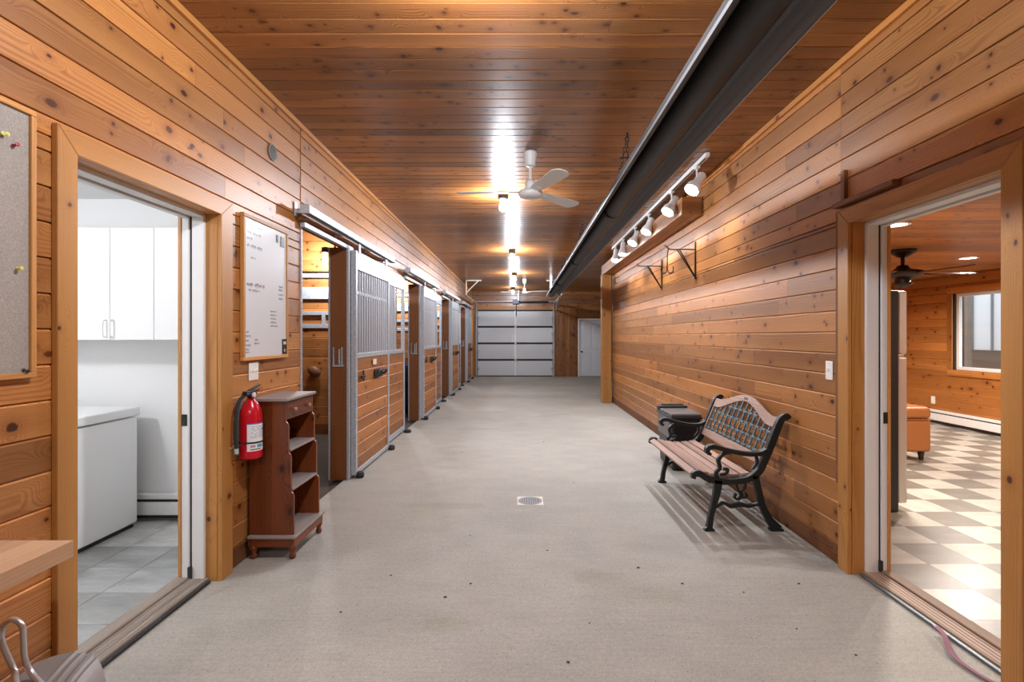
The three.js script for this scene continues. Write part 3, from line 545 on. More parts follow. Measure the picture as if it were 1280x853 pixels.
// stall interiors
for (let i = 0; i < 4; i++) {
  const o = PITCH * i, e = 7.5 + o, w = struct('wall_partition');
  if (e < 17.9) {
    boardWall(w, 'near', (s, y) => V(-5.3 + s, y, e), 3.42, 0.12, 1.5, DOORB, { phase: 0.1, row: 0.14, joint: [3.4, 5] });
    boardWall(w, 'near', (s, y) => V(-5.3 + s, y, e), 3.42, 2.32, 3.05, DOORB, { phase: 0.1, row: 0.14, joint: [3.4, 5] });
    part(w, 'kick_board', B(-5.3, -1.88, -0.03, 0.12, e - 0.01, e + 0.06), POST[1]);
    part(w, 'backing', B(-5.3, -1.88, 0.0, 1.5, e + 0.02, e + 0.06), backing); part(w, 'backing', B(-5.3, -1.88, 2.33, 3.1, e + 0.02, e + 0.06), backing);
    part(w, 'frame_rail', B(-5.3, -1.88, 1.5, 1.56, e - 0.02, e + 0.05, 0.004, 0), galv); part(w, 'frame_rail', B(-5.3, -1.88, 1.69, 1.74, e - 0.02, e + 0.02, 0.004, 0), galv);
    part(w, 'frame_rail', B(-5.3, -1.88, 1.92, 2.09, e - 0.02, e + 0.02, 0.004, 0), galv); part(w, 'frame_rail', B(-5.3, -1.88, 2.23, 2.29, e - 0.02, e + 0.05, 0.004, 0), galv);
    boardWall(w, 'near', (s, y) => V(-5.3 + s, y, e + 0.02), 3.42, 1.56, 2.23, DOORB, { phase: 0.1, row: 0.14, joint: [3.4, 5] });
    for (const x of [-2.84, -3.9]) part(w, 'frame_strut', B(x - 0.025, x + 0.025, 1.56, 1.69, e - 0.02, e + 0.02, 0.003, 1), galv);
  }
  const ld = Math.min(e, 17.9) - 0.38, l = thing('stall_light', [-2.68, 2.55, ld], 'bare bright bulb in a black holder on the partition inside the ' + which[i] + ' stall', 'wall light', 'bulbs inside the stalls');
  part(l, 'holder', [lathe([[0, 2.6], [0.045, 2.6], [0.05, 2.54], [0.03, 2.52], [0, 2.52]], -2.68, 0, ld, 18), bar(V(-2.68, 2.6, ld), V(-2.68, 2.63, ld + 0.38), 0.014)], black);
  part(l, 'bulb', lathe([[0, 2.39], [0.02, 2.395], [0.033, 2.42], [0.034, 2.44], [0.02, 2.48], [0.014, 2.52]], -2.68, 0, ld, 18), glow([1, 0.97, 0.92], 14));
  const p = new THREE.PointLight(NEUTRAL, LIGHT.stall, 0, 2); p.position.set(0, -0.12, 0); p.shadow.radius = 1.6; l.add(p);
}
{ const w = struct('wall_stalls');
  boardWall(w, 'left', (s, y) => V(-5.3, y, 4.02 + s), D1 - 4.02, 0, 3.05, DOORB, { joint: [3.4, 5], row: 0.14 });
  part(w, 'backing', B(-5.45, -5.32, -0.1, 3.2, 3.9, D1 + 0.2), backing);
  part(w, 'partition', B(-5.3, -1.86, -0.05, 3.1, 4.012, 4.04), DOORB[0]);
  part(w, 'end_panel', B(-5.4, -1.72, -0.1, 3.2, D1 + 0.02, D1 + 0.2), DOORB[1]);
  const c = struct('ceiling'); part(c, 'deck', B(-5.45, -1.73, 3.06, 3.2, 3.9, D1 + 0.2), CEIL[1]);
  const s = solo('salt_lick', new THREE.SphereGeometry(0.075, 24, 16).scale(1.35, 0.95, 0.6).rotateZ(-0.5).translate(-2.96, 0.88, -7.45), std([0.16, 0.065, 0.03], 0.5), 'round brown feed ball hung on the boards inside the first stall', 'feed ball');
  const bl = thing('barrel', [-2.2, -0.03, 9.9], 'dark blue plastic barrel standing inside the second stall doorway', 'barrel');
  part(bl, 'drum', lathe([[0, -0.03], [0.26, -0.03], [0.29, 0.02], [0.29, 0.25], [0.3, 0.27], [0.29, 0.29], [0.29, 0.55], [0.3, 0.57], [0.29, 0.59], [0.29, 0.8], [0.27, 0.85], [0.25, 0.85], [0.25, 0.8], [0, 0.8]], -2.2, 0, 9.9, 36), std([0.02, 0.05, 0.16], 0.5));
}

// ───────────── far end: garage door, its gear, the white door ─────────────
{
  const g = struct('door_3'), X0 = -1.49, X1 = 1.10, H = 2.29, dd = D1 + 0.05, xm = -0.18;
  const pan = [[0.62, 0.64, 0.66], [0.58, 0.6, 0.62]].map((c) => std(c, 0.45)), n = 4, h = H / n;
  for (let i = 0; i < n; i++) for (const [a, b] of [[X0, xm - 0.035], [xm + 0.035, X1]]) part(g, 'panel', B(a, b, i * h + 0.032, (i + 1) * h - 0.032, dd, dd + 0.045, 0.008), pan[(i + (a > 0 ? 1 : 0)) % 2]);
  for (let i = 0; i <= n; i++) part(g, 'strut', B(X0, X1, Math.max(0.001, i * h - 0.03), Math.min(H, i * h + 0.03), dd + 0.012, dd + 0.05), rubber, 'dark joint between the sections');
  part(g, 'middle_stile', B(xm - 0.033, xm + 0.033, 0.03, H - 0.01, dd - 0.012, dd + 0.03, 0.004), std([0.8, 0.8, 0.8], 0.4));
  for (let i = 1; i < n; i++) part(g, 'hinge', B(xm - 0.025, xm + 0.025, i * h - 0.05, i * h + 0.05, dd - 0.025, dd - 0.012, 0.004), galv);
  part(g, 'outer_skin', B(X0 - 0.05, X1 + 0.05, -0.05, H + 0.1, dd + 0.055, dd + 0.09), white);
  for (const [x, s] of [[X0 - 0.03, -1], [X1 + 0.03, 1]]) {
    part(g, 'track', [beam(V(x, 0.02, D1 - 0.05), V(x, 2.2, D1 - 0.05), 0.03, 0.055), tube([V(x, 2.2, D1 - 0.05), V(x, 2.38, D1 - 0.1), V(x, 2.49, D1 - 0.25), V(x, 2.52, D1 - 0.5), V(x, 2.52, D1 - 3.4)], 0.022, 40, 6)], galv);
    part(g, 'track_hanger', [beam(V(x, 2.53, 14.5), V(x, ceilY(14.5) - 0.005, 14.5), 0.03, 0.03), beam(V(x, 2.6, 14.5), V(x - s * 0.34, ceilY(14.5) - 0.02, 14.5), 0.025, 0.025), beam(V(x - 0.02, ceilY(14.5) - 0.018, 14.5), V(x - s * 0.42, ceilY(14.5) - 0.018, 14.5), 0.03, 0.03)], std([0.72, 0.66, 0.58], 0.6, 0.2));
    part(g, 'roller', [0.3, 0.9, 1.5, 2.05].map((y) => B(x - s * 0.06 - 0.03, x - s * 0.06 + 0.03, y - 0.035, y + 0.035, D1 - 0.06, D1 + 0.045, 0.006)), galv);
  }
  part(g, 'torsion_bar', bar(V(X0 - 0.1, 2.57, D1 - 0.12), V(X1 + 0.12, 2.57, D1 - 0.12), 0.016), galv);
  part(g, 'spring', bar(V(xm + 0.12, 2.57, D1 - 0.12), V(X1 - 0.15, 2.57, D1 - 0.12), 0.036), black, 'black torsion spring');
  part(g, 'spring_plate', B(xm - 0.1, xm + 0.12, 2.5, 2.64, D1 - 0.16, D1 - 0.01, 0.01), std([0.1, 0.11, 0.16], 0.5, 0.3));
  part(g, 'lift_arm', [beam(V(xm + 0.02, 2.52, D1 - 0.1), V(xm + 0.02, 2.1, D1 - 0.03), 0.03, 0.012)], iron);
  part(g, 'opener_strut', beam(V(xm + 0.1, 2.6, D1 - 0.3), V(xm + 0.1, ceilY(D1 - 0.3), D1 - 0.3), 0.035, 0.02), galv);
  for (const x of [X0 - 0.05, X1 + 0.075]) part(g, 'side_trim', B(x - 0.06, x + 0.02, 0, 2.4, D1 - 0.03, D1 + 0.02, 0.004), CASING[1]);
  part(g, 'head_trim', B(X0 - 0.1, X1 + 0.1, H + 0.02, H + 0.14, D1 - 0.02, D1 - 0.001, 0.004), CASING[1]);
  const w = struct('door_4');
  part(w, 'frame', [B(1.97, 2.02, 0, 2.0, D1 - 0.03, D1 + 0.1, 0.004), B(2.90, 2.95, 0, 2.0, D1 - 0.03, D1 + 0.1, 0.004), B(2.02, 2.90, 1.95, 2.0, D1 - 0.03, D1 + 0.1, 0.004)], white);
  part(w, 'leaf', B(2.025, 2.895, 0.012, 1.945, D1 + 0.02, D1 + 0.065, 0.004), std([0.7, 0.73, 0.76], 0.4));
  part(w, 'raised_panel', [B(2.13, 2.42, 1.0, 1.8, D1 + 0.012, D1 + 0.03, 0.008), B(2.5, 2.79, 1.0, 1.8, D1 + 0.012, D1 + 0.03, 0.008), B(2.13, 2.42, 0.15, 0.85, D1 + 0.012, D1 + 0.03, 0.008), B(2.5, 2.79, 0.15, 0.85, D1 + 0.012, D1 + 0.03, 0.008)], std([0.7, 0.73, 0.76], 0.4));
  part(w, 'knob', lathe([[0, 0], [0.03, 0], [0.03, 0.01], [0.012, 0.02], [0.012, 0.04], [0.028, 0.05], [0.03, 0.07], [0, 0.08]], 0, 0, 0, 20).rotateX(Math.PI / 2).translate(2.1, 0.86, -(D1 + 0.02)), black, 'black knob');
  part(w, 'outside_panel', B(1.95, 2.96, -0.05, 2.1, D1 + 0.1, D1 + 0.14), white);
  const s = thing('wall_switch', [1.79, 1.45, D1 - 0.03], 'small dark red control box on the upright boards beside the garage door', 'control box');
  part(s, 'box', B(1.75, 1.84, 1.39, 1.5, D1 - 0.08, D1 - 0.023, 0.008), std([0.12, 0.015, 0.02], 0.5)); part(s, 'button', B(1.785, 1.805, 1.43, 1.46, D1 - 0.09, D1 - 0.078, 0.004), black);
}

// ───────────── ceiling: bulbs, fans, heater, track lights ─────────────
[[-0.2, 2.1, 'bare ceiling bulb in a black holder just above the near end of the aisle'], [-0.2, 5.9, 'bare ceiling bulb in a black holder just left of the nearer white ceiling fan'], [-0.16, 9.6, 'bare ceiling bulb in a black holder, second one beyond the nearer white fan'], [-0.16, 12.9, 'bare ceiling bulb in a black holder just before the farther white ceiling fan'], [-0.25, 16.5, 'bare ceiling bulb in a black holder nearest the garage door'], [-0.2, -1.6, 'bare ceiling bulb in a black holder behind the camera']].forEach(([x, d, lab]) => {
  const y = ceilY(d), l = thing('ceiling_light', [x, y, d], lab, 'ceiling light', 'bare bulbs along the aisle ceiling');
  part(l, 'holder', lathe([[0, y - 0.002], [0.062, y - 0.002], [0.064, y - 0.05], [0.05, y - 0.085], [0.03, y - 0.09], [0, y - 0.09]], x, 0, d), black);
  part(l, 'bulb', lathe([[0, y - 0.215], [0.025, y - 0.212], [0.042, y - 0.195], [0.048, y - 0.17], [0.042, y - 0.14], [0.026, y - 0.11], [0.02, y - 0.088]], x, 0, d), glow([1, 0.97, 0.93], 14));
  const p = new THREE.PointLight(COOL, LIGHT.bulb * (d > 16 ? 0.35 : 1), 0, 2); p.position.set(0, -0.165, 0); p.shadow.radius = 2; l.add(p);
});
function makeFan(x, d, angles, lab) {
  const y = ceilY(d), t = thing('ceiling_fan', [x, y, d], lab, 'fan', 'white three-blade ceiling fans');
  const fw = std([0.78, 0.79, 0.78], 0.4);
  part(t, 'canopy', lathe([[0, y - 0.004], [0.058, y - 0.004], [0.06, y - 0.02], [0.045, y - 0.125], [0.03, y - 0.135], [0, y - 0.135]], x, 0, d), fw);
  part(t, 'rod', bar(V(x, y - 0.13, d), V(x, y - 0.27, d), 0.014), fw);
  part(t, 'collar', lathe([[0, y - 0.255], [0.035, y - 0.257], [0.046, y - 0.28], [0.048, y - 0.34], [0.03, y - 0.345], [0, y - 0.345]], x, 0, d), fw);
  part(t, 'motor', lathe([[0, y - 0.34], [0.06, y - 0.342], [0.1, y - 0.352], [0.11, y - 0.37], [0.108, y - 0.395], [0.09, y - 0.41], [0.06, y - 0.418], [0, y - 0.42]], x, 0, d, 40), fw);
  for (const a of angles) {
    const s = new THREE.Shape(); s.moveTo(0.1, -0.045); s.lineTo(0.2, -0.06); s.lineTo(0.56, -0.075); s.absarc(0.58, 0, 0.075, -Math.PI / 2, Math.PI / 2); s.lineTo(0.2, 0.06); s.lineTo(0.1, 0.045); s.closePath();
    const g = new THREE.ExtrudeGeometry(s, { depth: 0.004, bevelEnabled: true, bevelThickness: 0.0015, bevelSize: 0.0015, bevelSegments: 1, curveSegments: 16 });
    const p = g.attributes.position; for (let i = 0; i < p.count; i++) p.setZ(i, p.getZ(i) - 0.12 * p.getY(i) * p.getY(i) * 4);
    g.computeVertexNormals(); g.rotateX(-Math.PI / 2 - 0.16); g.rotateY(-a * Math.PI / 180); g.translate(x, y - 0.362, -d);
    const arm = B(0.06, 0.19, -0.004, 0.004, -0.022, 0.022, 0.003); arm.rotateX(-0.16); arm.rotateY(-a * Math.PI / 180); arm.translate(x, y - 0.368, -d);
    const b = part(t, 'blade', g, fw); part(b, 'blade_arm', arm, fw);
  }
}
makeFan(0.085, 4.61, [68, -46, 182], 'nearer white three-blade ceiling fan hanging beside the black heater tube');
makeFan(0.1, 14.2, [10, 130, 175], 'farther white three-blade ceiling fan near the garage door');
{ // radiant tube heater
  const d0 = -1.6, d1 = 13.6, L = d1 - d0, t = thing('tube_heater', [0.83, 2.45, 6], 'long black radiant tube heater hanging on chains from the ceiling', 'heater');
  const ex = (pts, mat, name, a = d0, b = d1) => { const s = new THREE.Shape(pts.map(([x, y]) => new THREE.Vector2(x, y))); const g = new THREE.ExtrudeGeometry(s, { depth: b - a, bevelEnabled: false, curveSegments: 8 }); g.translate(0, 0, -b); return part(t, name, g, mat); };
  const reflectorShade = std([0.035, 0.035, 0.036], 0.85, 0.0), reflectorLit = std([0.26, 0.26, 0.27], 0.6, 0.2);  // one reflector metal: shade and floor bounce are put into two colours
  const prof = [[0.672, 2.45], [0.678, 2.49], [0.695, 2.53], [0.72, 2.565], [0.755, 2.592], [0.80, 2.606], [0.85, 2.602], [0.89, 2.588], [0.925, 2.562], [0.952, 2.527], [0.972, 2.485], [0.983, 2.437]];
  const skin = (pr) => [...pr, ...pr.slice().reverse().map(([x, y]) => [x + (0.826 - x) * 0.02, y - 0.004])];
  ex(skin(prof.slice(0, 8)), reflectorShade, 'reflector', d0, d1).userData.label = 'left side of the reflector, coloured dark as in shade'; ex(skin(prof.slice(7)), reflectorLit, 'reflector', d0, d1).userData.label = 'right wing of the reflector, coloured lighter as if lit by floor bounce';
  ex([[0.668, 2.44], [0.673, 2.44], [0.675, 2.46], [0.669, 2.46]], std([0.16, 0.16, 0.16], 0.6, 0.2), 'rim');
  ex([[0.982, 2.428], [0.988, 2.428], [0.988, 2.446], [0.981, 2.446]], std([0.45, 0.45, 0.45], 0.4, 0.6), 'rim');
  part(t, 'tube', bar(V(0.818, 2.508, d0), V(0.818, 2.508, d1 + 0.05), 0.075, 0.075, 40), std([0.03, 0.03, 0.032], 0.5, 0.2));
  part(t, 'tube', bar(V(0.705, 2.49, d0), V(0.705, 2.49, d1), 0.017, 0.017, 16), std([0.05, 0.05, 0.052], 0.4, 0.3));
  part(t, 'end_cap', lathe([[0, 0], [0.06, 0], [0.06, 0.03], [0.03, 0.05], [0, 0.05]], 0, 0, 0, 20).rotateX(-Math.PI / 2).translate(0.8, 2.505, -(d1 + 0.02)), plastic);
  for (const d of [1.1, 4.2, 7.2, 10.3, 13.3]) {
    part(t, 'bracket', [ex2(prof.map(([x, y]) => [0.826 + (x - 0.826) * 1.04, 2.45 + (y - 2.45) * 1.06]), d), B(0.79, 0.81, 2.44, 2.46, d + 0.36, d + 0.38), tube([V(0.74, 2.5, d + 0.4), V(0.76, 2.45, d + 0.4), V(0.80, 2.435, d + 0.4), V(0.85, 2.45, d + 0.4), V(0.87, 2.5, d + 0.4)], 0.012, 20, 8)], black);
    const y = ceilY(d), links = [];
    for (const sx of [-1, 1]) {
      const a = V(0.86, y - 0.03, d), b = V(0.826 + sx * 0.05, 2.61, d), n = 9;
      for (let i = 0; i < n; i++) {
        const p = a.clone().lerp(b, (i + 0.5) / n), q = new THREE.TorusGeometry(0.012, 0.003, 5, 10); q.scale(1, 1.75, 1); if (i % 2) q.rotateY(Math.PI / 2);
        q.translate(p.x, p.y, p.z); links.push(q);
      }
    }
    links.push(bar(V(0.80, y - 0.2, d), V(0.92, y - 0.2, d), 0.005), bar(V(0.86, y, d), V(0.86, y - 0.04, d), 0.008));
    part(t, 'chain', links, iron, 'steel hanging chain');
  }
  part(t, 'flue', bar(V(0.80, 2.6, 13.55), V(0.80, ceilY(13.55), 13.55), 0.045, 0.045, 20), whiteGloss, 'white flue pipe');
  part(t, 'gas_pipe', tube([V(0.95, 2.5, 13.6), V(1.0, 2.47, 13.7), V(1.02, 2.42, 14.1), V(1.05, 2.35, 15), V(1.2, 2.3, 17.5), V(1.2, 2.3, 17.9)], 0.018, 40, 8), galv);
}
function ex2(prof, d) {
  const s = new THREE.Shape([...prof.map(([x, y]) => new THREE.Vector2(x, y)), ...prof.slice().reverse().map(([x, y]) => new THREE.Vector2(x + (0.826 - x) * 0.03, y - 0.006))]);
  return new THREE.ExtrudeGeometry(s, { depth: 0.03, bevelEnabled: false }).translate(0, 0, -d - 0.4);
}
{ // track with six spot heads
  const t = thing('track_light', [1.66, 2.98, 7], 'white ceiling track with six bright spot heads along the right wall', 'track light');
  const x = 1.66, da = 4.62, db = 9.4, tw = std([0.84, 0.83, 0.81], 0.4);
  const rl = beam(V(x, ceilY(da) - 0.022, da), V(x, ceilY(db) - 0.022, db), 0.036, 0.036); part(t, 'rail', rl, tw);
  part(t, 'slot', beam(V(x, ceilY(da) - 0.041, da + 0.05), V(x, ceilY(db) - 0.041, db - 0.05), 0.012, 0.003), black);
  [[4.9, -0.5, -0.65, 0.27], [5.72, -0.45, -0.68, 0.25], [6.75, -0.35, -0.75, 0.22], [7.55, -0.4, -0.7, 0.28], [8.45, -0.1, -0.9, 0.25], [9.1, -0.12, -0.9, 0.3]].forEach(([d, ax, ay, az]) => {
    const y = ceilY(d) - 0.04, dir = new THREE.Vector3(ax, ay, az).normalize(), q = new THREE.Quaternion().setFromUnitVectors(new THREE.Vector3(0, -1, 0), dir);
    const at = V(x, y - 0.15, d);
    const head = (prof) => new THREE.LatheGeometry(prof.map(([r, h]) => new THREE.Vector2(r * 1.15, h * 1.25)), 28).applyQuaternion(q).translate(at.x, at.y, at.z);
    const h = part(t, 'spot_head', head([[0, 0.09], [0.034, 0.088], [0.037, 0.08], [0.037, 0.0], [0.06, -0.045], [0.064, -0.085], [0.058, -0.085], [0.05, -0.05], [0, -0.04]]), tw);
    part(h, 'stem', [bar(V(x, y, d), at, 0.009), B(x - 0.02, x + 0.02, y - 0.02, y + 0.006, d - 0.035, d + 0.035, 0.004)], tw);
    part(h, 'lamp', head([[0, -0.088], [0.03, -0.085], [0.05, -0.074], [0.057, -0.06]]), glow([1, 0.98, 0.95], 9));
    const sp = new THREE.SpotLight(NEUTRAL, LIGHT.spot, 0, 1.2, 0.8, 2); sp.shadow.radius = 1.6;
    sp.position.copy(at).addScaledVector(dir, 0.125).sub(t.position); sp.target.position.copy(sp.position).add(new THREE.Vector3(-0.15, -1, 0.1)); t.add(sp); t.add(sp.target);
  });
}

// ───────────── left wall: cork board, whiteboard, switch, extinguisher, step shelf, table, scoop ─────────────
const pineLight = std([1.05, 1.0, 0.92], 0.5, 0, { map: pineTrim });
{
  const t = thing('cork_board', [-1.70, 1.24, 1.2], 'large grey fabric pin board in a thin pine frame on the left wall', 'pin board');
  const linen = dataTex(512, 512, (x, y) => { const n = 0.5 * hash(x, y >> 2) + 0.5 * hash(x >> 2, y + 700), k = 0.82 + 0.26 * n; return [168 * k, 160 * k, 150 * k]; }); linen.repeat.set(6, 3);
  part(t, 'panel', B(-1.708, -1.698, 1.25, 2.15, 0.62, 1.80), std([0.95, 0.95, 0.95], 0.9, 0, { map: linen }));
  for (const [a, b, c, d] of [[1.237, 1.257, 0.6, 1.815], [2.145, 2.165, 0.6, 1.815], [1.257, 2.145, 1.795, 1.815], [1.257, 2.145, 0.6, 0.62]]) part(t, 'frame', B(-1.708, -1.688, a, b, c, d, 0.003), pineLight);
  const pin = (x, y, d, c, lab) => { const p = thing('push_pin', [x, y, d], lab, 'push pin', 'push pins in the grey pin board'); part(p, 'head', lathe([[0, 0.0], [0.006, 0], [0.006, 0.003], [0.003, 0.005], [0.003, 0.012], [0.007, 0.014], [0.007, 0.017], [0, 0.017]], 0, 0, 0, 14).rotateZ(-Math.PI / 2 + rr(-0.3, 0.3)).translate(x, y, -d), std(c, 0.35)); };
  pin(-1.698, 2.045, 1.705, [0.62, 0.55, 0.12], 'upper yellow push pin, left of the red one'); pin(-1.698, 2.04, 1.69, [0.6, 0.53, 0.14], 'upper yellow push pin at the left edge of the photo'); pin(-1.698, 2.02, 1.74, [0.42, 0.03, 0.04], 'red push pin in the grey board'); pin(-1.698, 1.61, 1.752, [0.62, 0.57, 0.12], 'lower yellow push pin alone on the grey board'); pin(-1.698, 1.266, 1.775, [0.03, 0.03, 0.03], 'black push pin in the lower corner of the grey board');
}
{
  const d0 = 3.165, d1 = 3.765, y0 = 1.235, y1 = 2.135;
  const t = thing('whiteboard', [-1.70, y0, 3.46], 'white marker board with faint handwriting in a pine frame on the left wall', 'whiteboard');
  const W = 800, H = 1200, cv = document.createElement('canvas'); cv.width = W; cv.height = H; const c = cv.getContext('2d');
  c.fillStyle = '#e3e6e8'; c.fillRect(0, 0, W, H);
  const keep = seed; seed = 77;
  const scrawl = (x, y, w, h, col, lw = 4) => { // illegible handwriting, as in the photograph
    c.strokeStyle = col; c.lineWidth = lw; c.lineCap = 'round'; let q = x;
    while (q < x + w) { const ww = rr(40, 110); c.beginPath(); c.moveTo(q, y + rr(-4, 4)); for (let k = q; k < Math.min(q + ww, x + w); k += h * 0.42) c.bezierCurveTo(k + h * 0.1, y - h * rr(0.3, 1.1), k + h * 0.3, y - h * rr(0.2, 0.9), k + h * 0.42, y + rr(-3, 3)); c.stroke(); q += ww + h * 0.8; }
  };
  const ink = '#4b5364', red = '#7a4a5a';
  scrawl(60, 70, 130, 34, ink); scrawl(220, 66, 80, 30, ink); scrawl(50, 130, 240, 34, ink); scrawl(45, 180, 90, 30, ink); scrawl(45, 245, 260, 36, ink, 5); scrawl(110, 340, 80, 20, red, 3);
  scrawl(40, 580, 300, 42, '#5a3550', 6); scrawl(70, 625, 200, 28, red, 4); scrawl(640, 545, 90, 22, ink); scrawl(640, 575, 80, 22, ink); scrawl(630, 620, 100, 22, ink); scrawl(640, 660, 70, 20, ink);
  for (let i = 0; i < 5; i++) scrawl(470, 790 + i * 34, 110 + (i === 4 ? 40 : 0), 18, '#5d6672', 3);
  for (const [x, y, w] of [[30, 985, 40], [25, 1020, 90], [25, 1060, 50], [22, 1100, 80], [180, 1055, 50], [170, 1085, 90], [30, 1135, 40], [25, 1160, 60]]) scrawl(x, y, w, 18, '#6a5f86', 3);
  c.fillStyle = 'rgba(205,208,212,0.9)'; c.fillRect(455, 750, 0, 0);
  seed = keep;
  const tex = new THREE.CanvasTexture(cv); tex.colorSpace = THREE.SRGBColorSpace;
  const g = new THREE.PlaneGeometry(d1 - d0 - 0.03, y1 - y0 - 0.03).rotateY(Math.PI / 2).translate(-1.692, (y0 + y1) / 2, -(d0 + d1) / 2);
  part(t, 'board', B(-1.708, -1.6935, y0 + 0.01, y1 - 0.01, d0 + 0.01, d1 - 0.01), whiteGloss);
  part(t, 'writing_surface', g, std([0.9, 0.9, 0.9], 0.25, 0, { map: tex }));
  for (const [a, b, e, f] of [[y0 - 0.004, y0 + 0.018, d0 - 0.004, d1 + 0.004], [y1 - 0.018, y1 + 0.004, d0 - 0.004, d1 + 0.004], [y0 + 0.018, y1 - 0.018, d0 - 0.004, d0 + 0.018], [y0 + 0.018, y1 - 0.018, d1 - 0.018, d1 + 0.004]]) part(t, 'frame', B(-1.708, -1.683, a, b, e, f, 0.003), pineLight);
  const mag = (d, y, w, h, lab, mat) => { const m = thing('magnet', [-1.69, y, d], lab, 'magnet', 'magnets on the whiteboard'); part(m, 'tile', B(-1.691, -1.687, y - h / 2, y + h / 2, d - w / 2, d + w / 2, 0.001), mat); return m; };
  mag(3.61, 2.06, 0.022, 0.05, 'narrow black magnet near the upper right of the whiteboard, left of a square one', black); mag(3.685, 2.05, 0.05, 0.07, 'dark square magnet in the upper right corner of the whiteboard', std([0.08, 0.08, 0.085], 0.4));
  const m = mag(3.715, 1.31, 0.06, 0.105, 'black upright magnet in the lower right corner of the whiteboard', black);
  part(m, 'print', [B(-1.687, -1.6865, 1.325, 1.345, 3.695, 3.735), B(-1.687, -1.6865, 1.272, 1.292, 3.708, 3.722)], std([0.6, 0.6, 0.58], 0.5));
}
{ const v = thing('wall_vent', [-1.70, 2.645, 3.57], 'small round dark vent cover high on the left wall above the whiteboard', 'wall vent');
  part(v, 'disc', lathe([[0, 0], [0.055, 0], [0.055, 0.006], [0.048, 0.01], [0, 0.01]], 0, 0, 0, 28).rotateZ(-Math.PI / 2).translate(-1.7095, 2.645, -3.57), std([0.03, 0.028, 0.026], 0.6));
  part(v, 'ring', new THREE.TorusGeometry(0.053, 0.005, 8, 28).rotateY(Math.PI / 2).translate(-1.703, 2.645, -3.57), std([0.2, 0.17, 0.14], 0.5)); }
function switchPlate(s, X, y, d, w, gangs, lab) {
  const t = thing('light_switch', [X, y, d], lab, 'light switch'), a = s < 0 ? X : X - 0.006, b = s < 0 ? X + 0.006 : X;
  part(t, 'plate', B(a, b, y - 0.058, y + 0.058, d - w / 2, d + w / 2, 0.0025), plastic);
  for (let i = 0; i < gangs; i++) { const q = d + (i - (gangs - 1) / 2) * 0.046; part(t, 'toggle', B(s < 0 ? b - 0.001 : a - 0.013, s < 0 ? b + 0.013 : a + 0.001, y - 0.002, y + 0.012, q - 0.005, q + 0.005, 0.002), plastic); }
  part(t, 'screw', [0.04, -0.04].flatMap((dy) => Array.from({ length: gangs }, (_, i) => B(s < 0 ? b - 0.001 : a - 0.001, s < 0 ? b + 0.001 : a + 0.001, y + dy - 0.003, y + dy + 0.003, d + (i - (gangs - 1) / 2) * 0.046 - 0.003, d + (i - (gangs - 1) / 2) * 0.046 + 0.003, 0.0008))), steelWhite);
}
switchPlate(-1, -1.709, 1.16, 3.32, 0.116, 2, 'ivory double light switch on the left wall under the whiteboard');
switchPlate(1, 1.919, 1.17, 3.23, 0.072, 1, 'white single light switch on the right wall beside the doorway');
